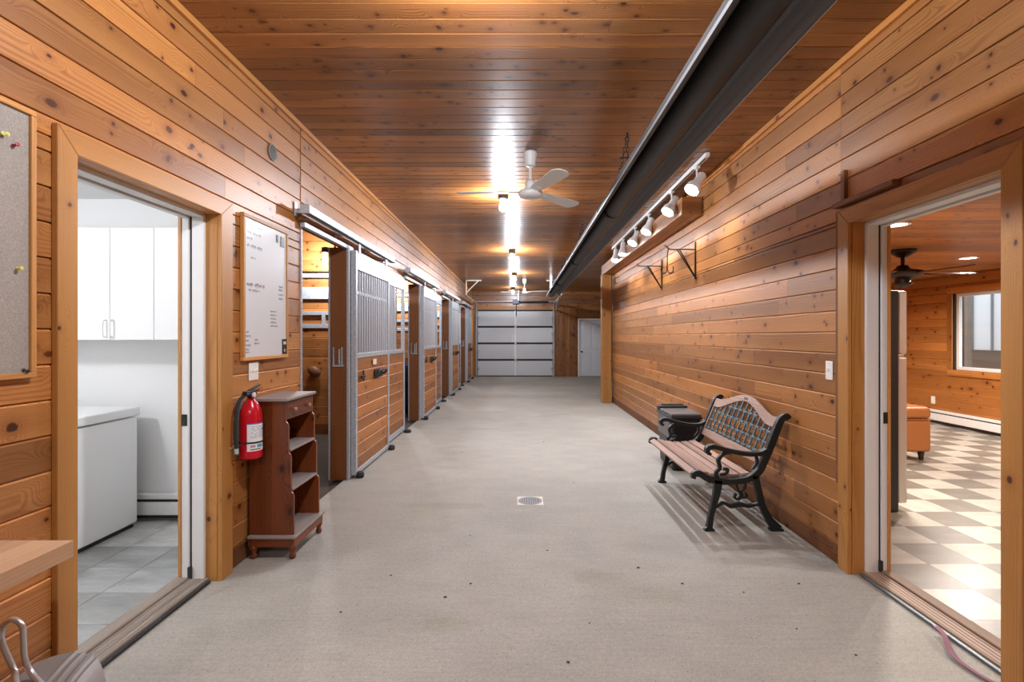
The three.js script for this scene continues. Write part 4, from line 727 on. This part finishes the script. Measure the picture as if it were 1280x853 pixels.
{ // fire extinguisher
  const x = -1.63, d = 3.14, y0 = 0.645, t = thing('fire_extinguisher', [x, y0, d], 'red fire extinguisher with a black hose hung on the left wall', 'fire extinguisher');
  const red = std([0.55, 0.005, 0.018], 0.22);
  part(t, 'cylinder', lathe([[0, y0], [0.05, y0], [0.061, y0 + 0.006], [0.0635, y0 + 0.015], [0.0635, y0 + 0.26], [0.058, y0 + 0.293], [0.042, y0 + 0.33], [0.024, y0 + 0.352], [0.018, y0 + 0.37], [0, y0 + 0.37]], x, 0, d, 44), red);
  const W = 512, H = 320, cv = document.createElement('canvas'); cv.width = W; cv.height = H; const c = cv.getContext('2d');
  c.fillStyle = '#e6e8ea'; c.fillRect(0, 0, W, H);
  c.fillStyle = '#2f6fb0'; c.fillRect(0, 0, W, 10); c.fillRect(300, 60, 120, 26); c.fillStyle = '#57708c';
  const keep = seed; seed = 5; for (let i = 0; i < 11; i++) { let q = 70; while (q < 440) { const w = rr(10, 44); if (rnd() > 0.2 && !(q > 270 && i < 3)) c.fillRect(q, 34 + i * 13, w, 4); q += w + 8; } } seed = keep;
  c.fillStyle = '#7fbf7a'; c.fillRect(330, 236, 130, 40); c.fillStyle = '#4aa3b8'; c.fillRect(180, 244, 120, 36); c.fillStyle = '#b8868a'; c.fillRect(60, 250, 90, 26); c.fillStyle = '#8a5a40'; c.fillRect(60, 292, 200, 14);
  const tex = new THREE.CanvasTexture(cv); tex.colorSpace = THREE.SRGBColorSpace;
  const lb = new THREE.CylinderGeometry(0.0642, 0.0642, 0.165, 30, 1, true, 0.15, 2.5).translate(x, y0 + 0.135, -d); part(t, 'label', lb, std([1, 1, 1], 0.35, 0, { map: tex, side: THREE.DoubleSide }), 'white printed label');
  part(t, 'strap', [lathe([[0.0646, y0 + 0.098], [0.066, y0 + 0.098], [0.066, y0 + 0.108], [0.0646, y0 + 0.108]], x, 0, d, 40)], rubber);
  part(t, 'valve', [lathe([[0, y0 + 0.365], [0.02, y0 + 0.365], [0.022, y0 + 0.385], [0.02, y0 + 0.4], [0, y0 + 0.4]], x, 0, d, 18), B(x - 0.02, x + 0.015, y0 + 0.38, y0 + 0.4, d - 0.07, d + 0.05, 0.006)], black);
  part(t, 'handle', [B(x - 0.013, x + 0.013, y0 + 0.4, y0 + 0.41, d - 0.075, d + 0.09, 0.004), beam(V(x, y0 + 0.41, d - 0.02), V(x, y0 + 0.435, d + 0.1), 0.024, 0.006)], black);
  part(t, 'gauge', lathe([[0, 0], [0.016, 0], [0.016, 0.012], [0.013, 0.014], [0, 0.014]], 0, 0, 0, 20).rotateZ(-Math.PI / 2).translate(x + 0.022, y0 + 0.385, -(d - 0.02)), steelWhite);
  part(t, 'pin', tube([V(x, y0 + 0.405, d + 0.06), V(x + 0.03, y0 + 0.42, d + 0.07), V(x + 0.035, y0 + 0.4, d + 0.07), V(x, y0 + 0.4, d + 0.06)], 0.003, 20, 6), std([0.5, 0.04, 0.04], 0.4));
  part(t, 'hose', tube([V(x - 0.01, y0 + 0.385, d - 0.06), V(x - 0.015, y0 + 0.36, d - 0.1), V(x - 0.02, y0 + 0.28, d - 0.125), V(x - 0.02, y0 + 0.16, d - 0.13), V(x - 0.02, y0 + 0.08, d - 0.125)], 0.0105, 40, 10), rubber);
  part(t, 'nozzle', bar(V(x - 0.02, y0 + 0.085, d - 0.125), V(x - 0.02, y0 + 0.055, d - 0.124), 0.013), std([0.4, 0.5, 0.45], 0.4));
  part(t, 'wall_bracket', [B(-1.709, -1.69, y0 + 0.02, y0 + 0.36, d - 0.02, d + 0.02, 0.003), B(-1.70, x - 0.05, y0 + 0.08, y0 + 0.09, d - 0.125, d - 0.02, 0.002)], galv);
}
{ // step-front book shelf
  const t = thing('step_shelf', [-1.55, 0, 3.43], 'dark red-brown step-front wooden shelf with a small drawer on turned feet', 'shelf');
  const cherry = std([0.56, 0.32, 0.22], 0.36, 0, { map: pineCeil }), cherry2 = std([0.42, 0.23, 0.16], 0.38, 0, { map: pineCeil }), dustTop = std([0.27, 0.225, 0.205], 0.6);
  const d0 = 3.235, d1 = 3.655, xb = -1.688;
  const side = (d) => {
    const s = new THREE.Shape(); s.moveTo(xb, 0.145); s.lineTo(-1.415, 0.145); s.lineTo(-1.415, 0.365); s.quadraticCurveTo(-1.412, 0.40, -1.43, 0.41); s.lineTo(-1.432, 0.43); s.lineTo(-1.432, 0.60); s.quadraticCurveTo(-1.428, 0.64, -1.446, 0.655); s.lineTo(-1.448, 0.675); s.lineTo(-1.448, 0.80); s.quadraticCurveTo(-1.445, 0.835, -1.463, 0.85); s.lineTo(-1.463, 0.975); s.lineTo(xb, 0.975); s.closePath();
    const g = new THREE.ExtrudeGeometry(s, { depth: 0.016, bevelEnabled: true, bevelThickness: 0.001, bevelSize: 0.001, bevelSegments: 1 }); g.translate(0, 0, -d - 0.017); return woodUV(g, 1);
  };
  part(t, 'side_panel', side(d0), cherry); part(t, 'side_panel', side(d1 - 0.018), cherry);
  part(t, 'back_panel', B(xb, xb + 0.008, 0.145, 0.975, d0 + 0.018, d1 - 0.02), cherry2);
  part(t, 'top', B(xb - 0.002, -1.445, 0.976, 0.995, d0 - 0.02, d1 + 0.02, 0.005), dustTop, 'greyish worn top');
  const dr = part(t, 'drawer', B(-1.49, -1.461, 0.86, 0.97, d0 + 0.02, d1 - 0.022, 0.003), cherry);
  for (const q of [d0 + 0.1, d1 - 0.1]) part(dr, 'knob', lathe([[0, 0], [0.006, 0], [0.006, 0.008], [0.013, 0.014], [0.014, 0.02], [0.008, 0.026], [0, 0.027]], 0, 0, 0, 16).rotateZ(-Math.PI / 2).translate(-1.461, 0.915, -q), std([0.42, 0.2, 0.11], 0.3));
  part(t, 'drawer_box', B(xb + 0.01, -1.492, 0.855, 0.975, d0 + 0.019, d1 - 0.021), cherry2);
  for (const [y, x] of [[0.66, -1.44], [0.415, -1.425]]) part(t, 'shelf', B(xb + 0.009, x, y, y + 0.016, d0 + 0.018, d1 - 0.02, 0.003), dustTop, 'dusty shelf board');
  part(t, 'base_board', B(xb - 0.001, -1.39, 0.128, 0.146, d0 - 0.03, d1 + 0.03, 0.005), dustTop, 'dusty base board');
  part(t, 'apron', [B(xb, xb + 0.02, 0.08, 0.127, d0 - 0.02, d1 + 0.02), B(-1.42, -1.40, 0.075, 0.127, d0 - 0.02, d1 + 0.02, 0.003), B(xb + 0.02, -1.42, 0.075, 0.127, d0 - 0.02, d0 - 0.004, 0.003), B(xb + 0.02, -1.42, 0.075, 0.127, d1 + 0.004, d1 + 0.02, 0.003)], cherry);
  for (const x of [-1.66, -1.42]) for (const q of [d0, d1]) part(t, 'foot', lathe([[0, 0.001], [0.014, 0.001], [0.02, 0.012], [0.02, 0.022], [0.013, 0.034], [0.017, 0.05], [0.025, 0.066], [0.024, 0.078], [0.016, 0.084], [0.02, 0.1], [0, 0.1]], x, 0, q, 20), cherry);
}
{ // workbench with a butcher-block top
  const t = thing('work_table', [-1.4, 0, 0.4], 'pale butcher-block table top jutting in at the left edge against the wall', 'table');
  const maple = pine(31, 0.2, [226, 190, 152], [196, 152, 112], 0.8), mm = [[1, 0.98, 0.96], [0.94, 0.9, 0.88], [1, 0.94, 0.9]].map((c) => std(c, 0.4, 0, { map: maple }));
  for (let i = 0; i < 14; i++) part(t, 'block_strip', B(-1.688 + i * 0.0469, -1.688 + (i + 1) * 0.0469 - 0.0004, 0.872, 0.91, -0.6, 1.2, 0.001), mm[i % 3]);
  part(t, 'frame', [B(-1.66, -1.12, 0.79, 0.87, -0.5, -0.46, 0.003), B(-1.66, -1.12, 0.79, 0.87, 0.92, 0.96, 0.003)], mm[1]);
  for (const x of [-1.64, -1.14]) for (const d of [-0.48, 0.9]) part(t, 'leg', B(x - 0.03, x + 0.03, 0.001, 0.87, d - 0.03, d + 0.03, 0.004), mm[1]);
}
{ // galvanised scoop with a looped wire handle
  const t = thing('muck_scoop', [-1.45, 0, 1.6], 'grey galvanised scoop with a looped wire handle at the lower left corner', 'scoop');
  const n = 26, m = 14, P = [], at = (i, j) => { // i across the lip, j from lip (0) down towards the camera
    const u = i / n, v = j / m, pleat = (u > 0.42 && u < 0.8 ? Math.sin((u - 0.42) / 0.38 * Math.PI * 6) * 0.0045 : 0) * (1 - sm(0.15, 0.75, v));
    return V(-1.555 + u * 0.235 * (1 + v * 0.25) - v * 0.05 + v * v * 0.05, 0.335 + 0.02 * Math.sin(u * 3.1) + pleat - v * v * 0.1 - v * 0.08 - Math.pow(Math.max(0, u - 0.75) / 0.25, 2) * 0.05, 1.69 - v * 0.34 + pleat - Math.pow(Math.abs(u - 0.45), 2) * 0.12);
  };
  const q = (a, b, c, d) => { for (const p of [a, b, c, a, c, d]) P.push(p.x, p.y, p.z); }, dn = new THREE.Vector3(0, -0.003, -0.002);
  for (let i = 0; i < n; i++) for (let j = 0; j < m; j++) { const a = at(i, j), b = at(i, j + 1), c = at(i + 1, j + 1), d = at(i + 1, j); q(a, b, c, d); q(...[d, c, b, a].map((p) => p.clone().add(dn))); if (j === 0) q(d, a, a.clone().add(dn), d.clone().add(dn)); }
  const g = new THREE.BufferGeometry(); g.setAttribute('position', new THREE.Float32BufferAttribute(P, 3)); g.computeVertexNormals(); g.setAttribute('uv', new THREE.Float32BufferAttribute(new Float32Array(P.length / 3 * 2), 2));
  part(t, 'pan', g, std([0.36, 0.36, 0.355], 0.55, 0.3));
  part(t, 'skirt', [beam(V(-1.5, 0.0, 1.5), V(-1.5, 0.3, 1.6), 0.02, 0.02), beam(V(-1.4, 0.0, 1.45), V(-1.4, 0.26, 1.55), 0.02, 0.02), B(-1.53, -1.36, 0.001, 0.016, 1.36, 1.6, 0.005)], std([0.4, 0.4, 0.4], 0.5, 0.5));
  const w = (x, y, d = 1.6) => V((x - 651) * d / 650, 1.38 - (y - 421) * d / 650, d);
  part(t, 'handle', tube([w(24, 880, 1.5), w(20, 853, 1.56), w(18, 840, 1.6), w(4, 808), w(1, 795), w(5, 781), w(16, 775), w(27, 782), w(29, 800), w(31, 824), w(38, 840, 1.6), w(52, 856, 1.58), w(70, 872, 1.54)], 0.0085, 80, 10), std([0.62, 0.64, 0.66], 0.32, 0.75));
}

// ───────────── right side: bench, bin, brackets; floor drain, strap, crumbs ─────────────
{
  const dn = 3.70, df = 4.92, t = thing('park_bench', [1.56, 0, (dn + df) / 2], 'park bench with black cast-iron ends, wooden slats and a lattice back', 'bench');
  const slat = [[0.95, 0.95, 0.95], [0.86, 0.85, 0.84], [1.0, 0.98, 0.95]].map((c) => std(c, 0.6, 0, { map: pine(40, 0.3, [178, 148, 132], [128, 100, 86], 1.1) }));
  slat.forEach((s) => { s.map = slat[0].map; });
  const teal = std([0.07, 0.125, 0.145], 0.45, 0.25);
  const seatY = (x) => 0.395 + 0.02 * Math.pow((1.47 - x) / 0.2, 2) * 0.6 - 0.018;
  for (const d of [dn, df]) {
    const e = part(t, 'cast_iron_end', [
      ribbon([[1.225, 0.375], [1.235, 0.405], [1.27, 0.405], [1.32, 0.375], [1.42, 0.352], [1.53, 0.352], [1.62, 0.37], [1.69, 0.42], [1.73, 0.50], [1.78, 0.62], [1.815, 0.71], [1.85, 0.79], [1.885, 0.815], [1.9, 0.80]], [0.03, 0.045, 0.045, 0.04, 0.045, 0.05, 0.05, 0.045, 0.04], d, 0.042, 60),
      ribbon([[1.40, 0.36], [1.395, 0.29], [1.375, 0.2], [1.35, 0.1], [1.335, 0.02], [1.315, 0.006]], [0.06, 0.05, 0.04, 0.035, 0.04, 0.035], d, 0.042),
      B(1.30, 1.375, 0.001, 0.014, d - 0.025, d + 0.025, 0.005),
      ribbon([[1.66, 0.40], [1.69, 0.28], [1.72, 0.17], [1.765, 0.08], [1.82, 0.012]], [0.05, 0.042, 0.042, 0.05, 0.075], d, 0.042),
      B(1.765, 1.862, 0.001, 0.016, d - 0.025, d + 0.025, 0.005),
      ribbon([[1.37, 0.165], [1.44, 0.195], [1.49, 0.175], [1.56, 0.185], [1.62, 0.175], [1.70, 0.195]], [0.028, 0.02, 0.028, 0.03, 0.02, 0.022], d, 0.03),
      ribbon([[1.53, 0.335], [1.545, 0.29], [1.57, 0.26], [1.55, 0.225], [1.52, 0.235], [1.53, 0.26]], [0.016, 0.018, 0.016], d, 0.022),
      ribbon([[1.60, 0.335], [1.59, 0.30], [1.56, 0.27], [1.58, 0.235], [1.61, 0.25], [1.595, 0.27]], [0.014, 0.018, 0.014], d, 0.022),
    ], iron);
    part(t, 'armrest', [
      ribbon([[1.345, 0.545], [1.325, 0.56], [1.33, 0.585], [1.36, 0.598], [1.42, 0.585], [1.52, 0.56], [1.62, 0.545], [1.70, 0.55], [1.755, 0.575]], [0.022, 0.03, 0.034, 0.032, 0.03, 0.03, 0.03, 0.034], d, 0.05),
      ribbon([[1.50, 0.56], [1.44, 0.545], [1.405, 0.50], [1.415, 0.45], [1.39, 0.41], [1.40, 0.375]], [0.02, 0.026, 0.026, 0.022], d, 0.03),
      ribbon([[1.42, 0.40], [1.46, 0.41], [1.47, 0.435], [1.445, 0.44]], [0.018, 0.022, 0.018], d, 0.026, 16),
      ribbon([[1.63, 0.55], [1.67, 0.53], [1.68, 0.49], [1.65, 0.44]], [0.016, 0.02, 0.018], d, 0.026, 16),
    ], iron);
  }
  [[1.238, 0.4, 0.05], [1.31, 0.402, 0.062], [1.385, 0.388, 0.062], [1.46, 0.382, 0.062], [1.535, 0.384, 0.062], [1.61, 0.392, 0.062]].forEach(([x, y, w], i) => {
    const g = new RoundedBoxGeometry(w, 0.024, df - dn - 0.042, 2, 0.007); g.rotateZ(i === 0 ? 0.5 : [0, -0.12, -0.07, 0, 0.06, 0.12][i]); g.translate(x, y, -(dn + df) / 2); part(t, 'slat', woodUV(g), slat[i % 3]);
  });
  part(t, 'tie_rod', bar(V(1.55, 0.345, dn), V(1.55, 0.345, df), 0.008), iron);
  part(t, 'cross_brace', [beam(V(1.42, 0.33, dn + 0.02), V(1.66, 0.33, df - 0.02), 0.018, 0.006), beam(V(1.66, 0.322, dn + 0.02), V(1.42, 0.322, df - 0.02), 0.018, 0.006)], iron);
  // back, drawn flat in (s along, v up) and leaned towards the wall
  const al = 0.40, M = new THREE.Matrix4().makeBasis(new THREE.Vector3(0, 0, -1), new THREE.Vector3(Math.sin(al), Math.cos(al), 0), new THREE.Vector3(Math.cos(al), -Math.sin(al), 0)).setPosition(1.698, 0.455, -dn - 0.02);
  const S = df - dn - 0.04, crest = (s) => 0.375 + 0.10 * Math.pow(Math.cos(Math.min(1, Math.abs(s / S - 0.5) / 0.42) * Math.PI / 2), 1.6);
  const low = (s) => crest(s) - 0.068 + 0.012 * Math.cos((s / S - 0.5) * 6.28);
  const flat = (sh, th, z = 0) => new THREE.ExtrudeGeometry(sh, { depth: th, bevelEnabled: true, bevelThickness: 0.003, bevelSize: 0.003, bevelOffset: -0.003, bevelSegments: 1 }).translate(0, 0, z).applyMatrix4(M);
  const up = [], dw = []; for (let i = 0; i <= 48; i++) { const s = S * i / 48; up.push(new THREE.Vector2(s, crest(s))); dw.push(new THREE.Vector2(s, low(s))); }
  part(t, 'crest_rail', woodUV(flat(new THREE.Shape([...up, ...dw.reverse()]), 0.022), 2), slat[0]);
  const bl = []; for (let i = 0; i <= 20; i++) bl.push(new THREE.Vector2(S * i / 20, 0.012 - 0.01 * Math.sin(Math.PI * i / 20)));
  part(t, 'bottom_rail', woodUV(flat(new THREE.Shape([...bl, new THREE.Vector2(S, 0.075), new THREE.Vector2(0, 0.075)]), 0.022), 2), slat[1]);
  const rect = (a, b, c, d) => new THREE.Shape([[a, c], [b, c], [b, d], [a, d]].map(([x, y]) => new THREE.Vector2(x, y)));
  part(t, 'back_stile', [flat(rect(0, 0.022, 0.075, low(0) + 0.01), 0.02)], slat[2]); part(t, 'back_stile', [flat(rect(S - 0.022, S, 0.075, low(S) + 0.01), 0.02)], slat[2]);
  const lat = [], plate = (a, b, c, d, z, th = 0.006) => { if (d - c > 0.008 && b - a > 0.008) lat.push(flat(rect(a, b, c, d), th, z)); };
  for (let r = 0; r < 4; r++) { const v = 0.083 + r * 0.082; for (let k = 0; k < 24; k++) { const a = 0.022 + k * (S - 0.044) / 24, b = a + (S - 0.044) / 24; if (v + 0.026 < Math.min(low(a), low(b)) + 0.012) plate(a, b + 0.001, v, v + 0.018, (k % 2) ? 0.009 : 0.003); } }
  for (let k = 0; k < 12; k++) { const s = 0.03 + (k + 0.5) * (S - 0.06) / 12; plate(s - 0.010, s + 0.010, 0.07, low(s) + 0.012, 0.0065); }
  part(t, 'lattice', lat, teal, 'blue-green cast iron lattice');
  part(t, 'crest_badge', flat(rect(S / 2 - 0.035, S / 2 + 0.035, 0.437, 0.455), 0.004, -0.003), iron);
}
{
  const t = thing('waste_bin', [1.69, 0, 5.55], 'black plastic waste bin behind the far end of the bench', 'bin');
  const x0 = 1.54, x1 = 1.84, d0 = 5.3, d1 = 5.86, bk = std([0.009, 0.01, 0.012], 0.4);
  const body = new RoundedBoxGeometry(x1 - x0, 0.55, d1 - d0, 3, 0.03), p = body.attributes.position;
  for (let i = 0; i < p.count; i++) { const k = 0.88 + 0.12 * (p.getY(i) / 0.55 + 0.5); p.setX(i, p.getX(i) * k); p.setZ(i, p.getZ(i) * k); }
  body.computeVertexNormals(); body.translate((x0 + x1) / 2, 0.277, -(d0 + d1) / 2); part(t, 'body', body, bk);
  part(t, 'rim', [B(x0 - 0.012, x1 + 0.012, 0.535, 0.56, d0 - 0.012, d1 + 0.012, 0.01)], bk);
  part(t, 'lid', B(x0 - 0.005, x1 + 0.005, 0.56, 0.592, d0 - 0.005, d1 - 0.12, 0.012), std([0.1, 0.1, 0.1], 0.3), 'dark grey flat lid');
  part(t, 'flap', [B(x0 - 0.01, x1 + 0.01, 0.56, 0.615, d1 - 0.11, d1 + 0.01, 0.015), bar(V(x0 + 0.03, 0.615, d1 - 0.05), V(x1 - 0.03, 0.615, d1 - 0.05), 0.016)], bk);
  part(t, 'bag', B(x0 - 0.008, x0 + 0.03, 0.33, 0.545, d0 + 0.06, d1 - 0.05, 0.012), std([0.1, 0.105, 0.115], 0.35), 'grey plastic bag hanging over the side');
}
const bracket = (d, reach, lab, g) => {
  const x = 1.917, t = thing('wall_bracket', [x, 2.03, d], lab, 'wall bracket', g);
  part(t, 'back_plate', B(x - 0.012, x, 2.01, 2.42, d - 0.014, d + 0.014, 0.003), iron);
  part(t, 'arm', tube([V(x - 0.01, 2.335, d), V(x - 0.15, 2.337, d), V(x - reach + 0.03, 2.337, d), V(x - reach - 0.005, 2.35, d), V(x - reach - 0.015, 2.37, d)], 0.007, 30, 8), iron);
  for (const s of [-1, 1]) part(t, 'brace', bar(V(x - 0.012, 2.04, d + s * 0.01), V(x - 0.19, 2.335, d + s * 0.03), 0.0065), iron);
};
bracket(5.70, 0.30, 'black iron swing bracket on the right wall nearer the doorway, holding a hook', 'black iron wall brackets');
bracket(7.06, 0.32, 'black iron swing bracket on the right wall farther from the doorway', 'black iron wall brackets');
{
  const x = 1.605, d = 5.7, t = thing('tack_hook', [x, 2.06, d], 'black four-prong hanging hook on the nearer wall bracket', 'hook');
  part(t, 'shank', tube([V(x - 0.03, 2.385, d), V(x, 2.36, d), V(x + 0.012, 2.35, d), V(x + 0.004, 2.3, d), V(x, 2.1, d)], 0.006, 30, 8), iron);
  for (let k = 0; k < 4; k++) { const a = k * Math.PI / 2 + 0.5, r = (q, y) => V(x + Math.cos(a) * q, y, d + Math.sin(a) * q); part(t, 'prong', tube([r(0, 2.13), r(0.02, 2.085), r(0.06, 2.075), r(0.09, 2.1), r(0.085, 2.14)], 0.005, 20, 6), iron); }
}
{
  const t = thing('floor_drain', [0.078, 0, 4.36], 'small round floor drain in a pale square patch of the concrete', 'drain');
  part(t, 'collar', B(-0.03, 0.186, 0.0005, 0.003, 4.25, 4.475, 0.001), std([0.72, 0.67, 0.6], 0.8));
  const ring = [lathe([[0.088, 0.003], [0.1, 0.003], [0.1, 0.006], [0.088, 0.006]], 0.078, 0, 4.36, 36)], st = [];
  for (let i = -4; i <= 4; i++) { const h = Math.sqrt(0.089 * 0.089 - (i * 0.019) ** 2); st.push(B(0.078 + i * 0.019 - 0.006, 0.078 + i * 0.019 + 0.006, 0.003, 0.0055, 4.36 - h, 4.36 + h)); }
  part(t, 'ring', ring, std([0.22, 0.23, 0.24], 0.5, 0.3)); part(t, 'grate', st, std([0.2, 0.21, 0.22], 0.55, 0.3)); part(t, 'sump', lathe([[0, 0.0032], [0.088, 0.0032], [0.088, 0.0036], [0, 0.0036]], 0.078, 0, 4.36, 30), std([0.08, 0.08, 0.085], 0.7));
}
{ // strap on the sill of the right-hand doorway
  const c = new THREE.CatmullRomCurve3([V(1.93, 0.031, 2.42), V(1.915, 0.03, 2.36), V(1.89, 0.026, 2.31), V(1.865, 0.018, 2.26), V(1.85, 0.008, 2.2), V(1.86, 0.005, 2.1), V(1.88, 0.006, 2.04), V(1.90, 0.006, 1.98)]), P = [], n = 50, hw = 0.013;
  const pt = (i, s, y) => { const p = c.getPoint(i / n), q = c.getTangent(i / n), w = new THREE.Vector3(-q.z, 0, q.x).normalize(), tw = Math.sin(i / n * 7) * 0.5; return p.addScaledVector(w, s * hw * Math.cos(tw)).add(new THREE.Vector3(0, y + Math.abs(s * hw * Math.sin(tw)) * (s > 0 ? 1 : 0.3), 0)); };
  const q = (a, b, e, f) => { for (const p of [a, b, e, a, e, f]) P.push(p.x, p.y, p.z); };
  for (let i = 0; i < n; i++) { const a = pt(i, -1, 0.002), b = pt(i, 1, 0.002), e = pt(i + 1, 1, 0.002), f = pt(i + 1, -1, 0.002), dn = new THREE.Vector3(0, -0.002, 0), L = (p) => p.clone().add(dn); q(a, f, e, b); q(L(a), L(b), L(e), L(f)); q(a, L(a), L(f), f); q(b, e, L(e), L(b)); }
  const g = new THREE.BufferGeometry(); g.setAttribute('position', new THREE.Float32BufferAttribute(P, 3)); g.computeVertexNormals();
  solo('strap', g, std([0.24, 0.1, 0.15], 0.7, 0, { side: THREE.DoubleSide }), 'faded purple strap trailing over the sill of the right-hand doorway', 'strap');
}
{ // crumbs of dirt on the slab
  const gs = []; const keep = seed; seed = 4242;
  for (const [x, d] of [[0.17, 3.35], [-0.35, 3.6], [0.7, 3.1], [-0.75, 3.0], [-0.28, 2.9], [0.33, 2.5], [1.3, 2.45], [1.45, 2.25], [1.2, 2.8], [-0.9, 2.6], [0.9, 2.9], [0.2, 2.2], [1.55, 2.9], [-0.4, 2.75], [0.5, 4.9], [-0.7, 6.2], [0.3, 6.8]]) gs.push(new THREE.IcosahedronGeometry(rr(0.003, 0.008), 0).scale(1.3, 0.5, 1).translate(x, 0.003, -d));
  seed = keep; tag(solo('dirt_crumbs', gs, std([0.07, 0.05, 0.035], 0.9), 'dark crumbs of dirt scattered on the concrete floor', 'dirt'), null, null, null, 'stuff');
}

// ───────────── shadows and render ─────────────
scene.traverse((o) => { if (o.isMesh) { o.castShadow = true; o.receiveShadow = true; } if (o.isPointLight || o.isSpotLight) { o.castShadow = true; o.shadow.mapSize.set(512, 512); o.shadow.bias = -0.002; } });
renderer.render(scene, camera);
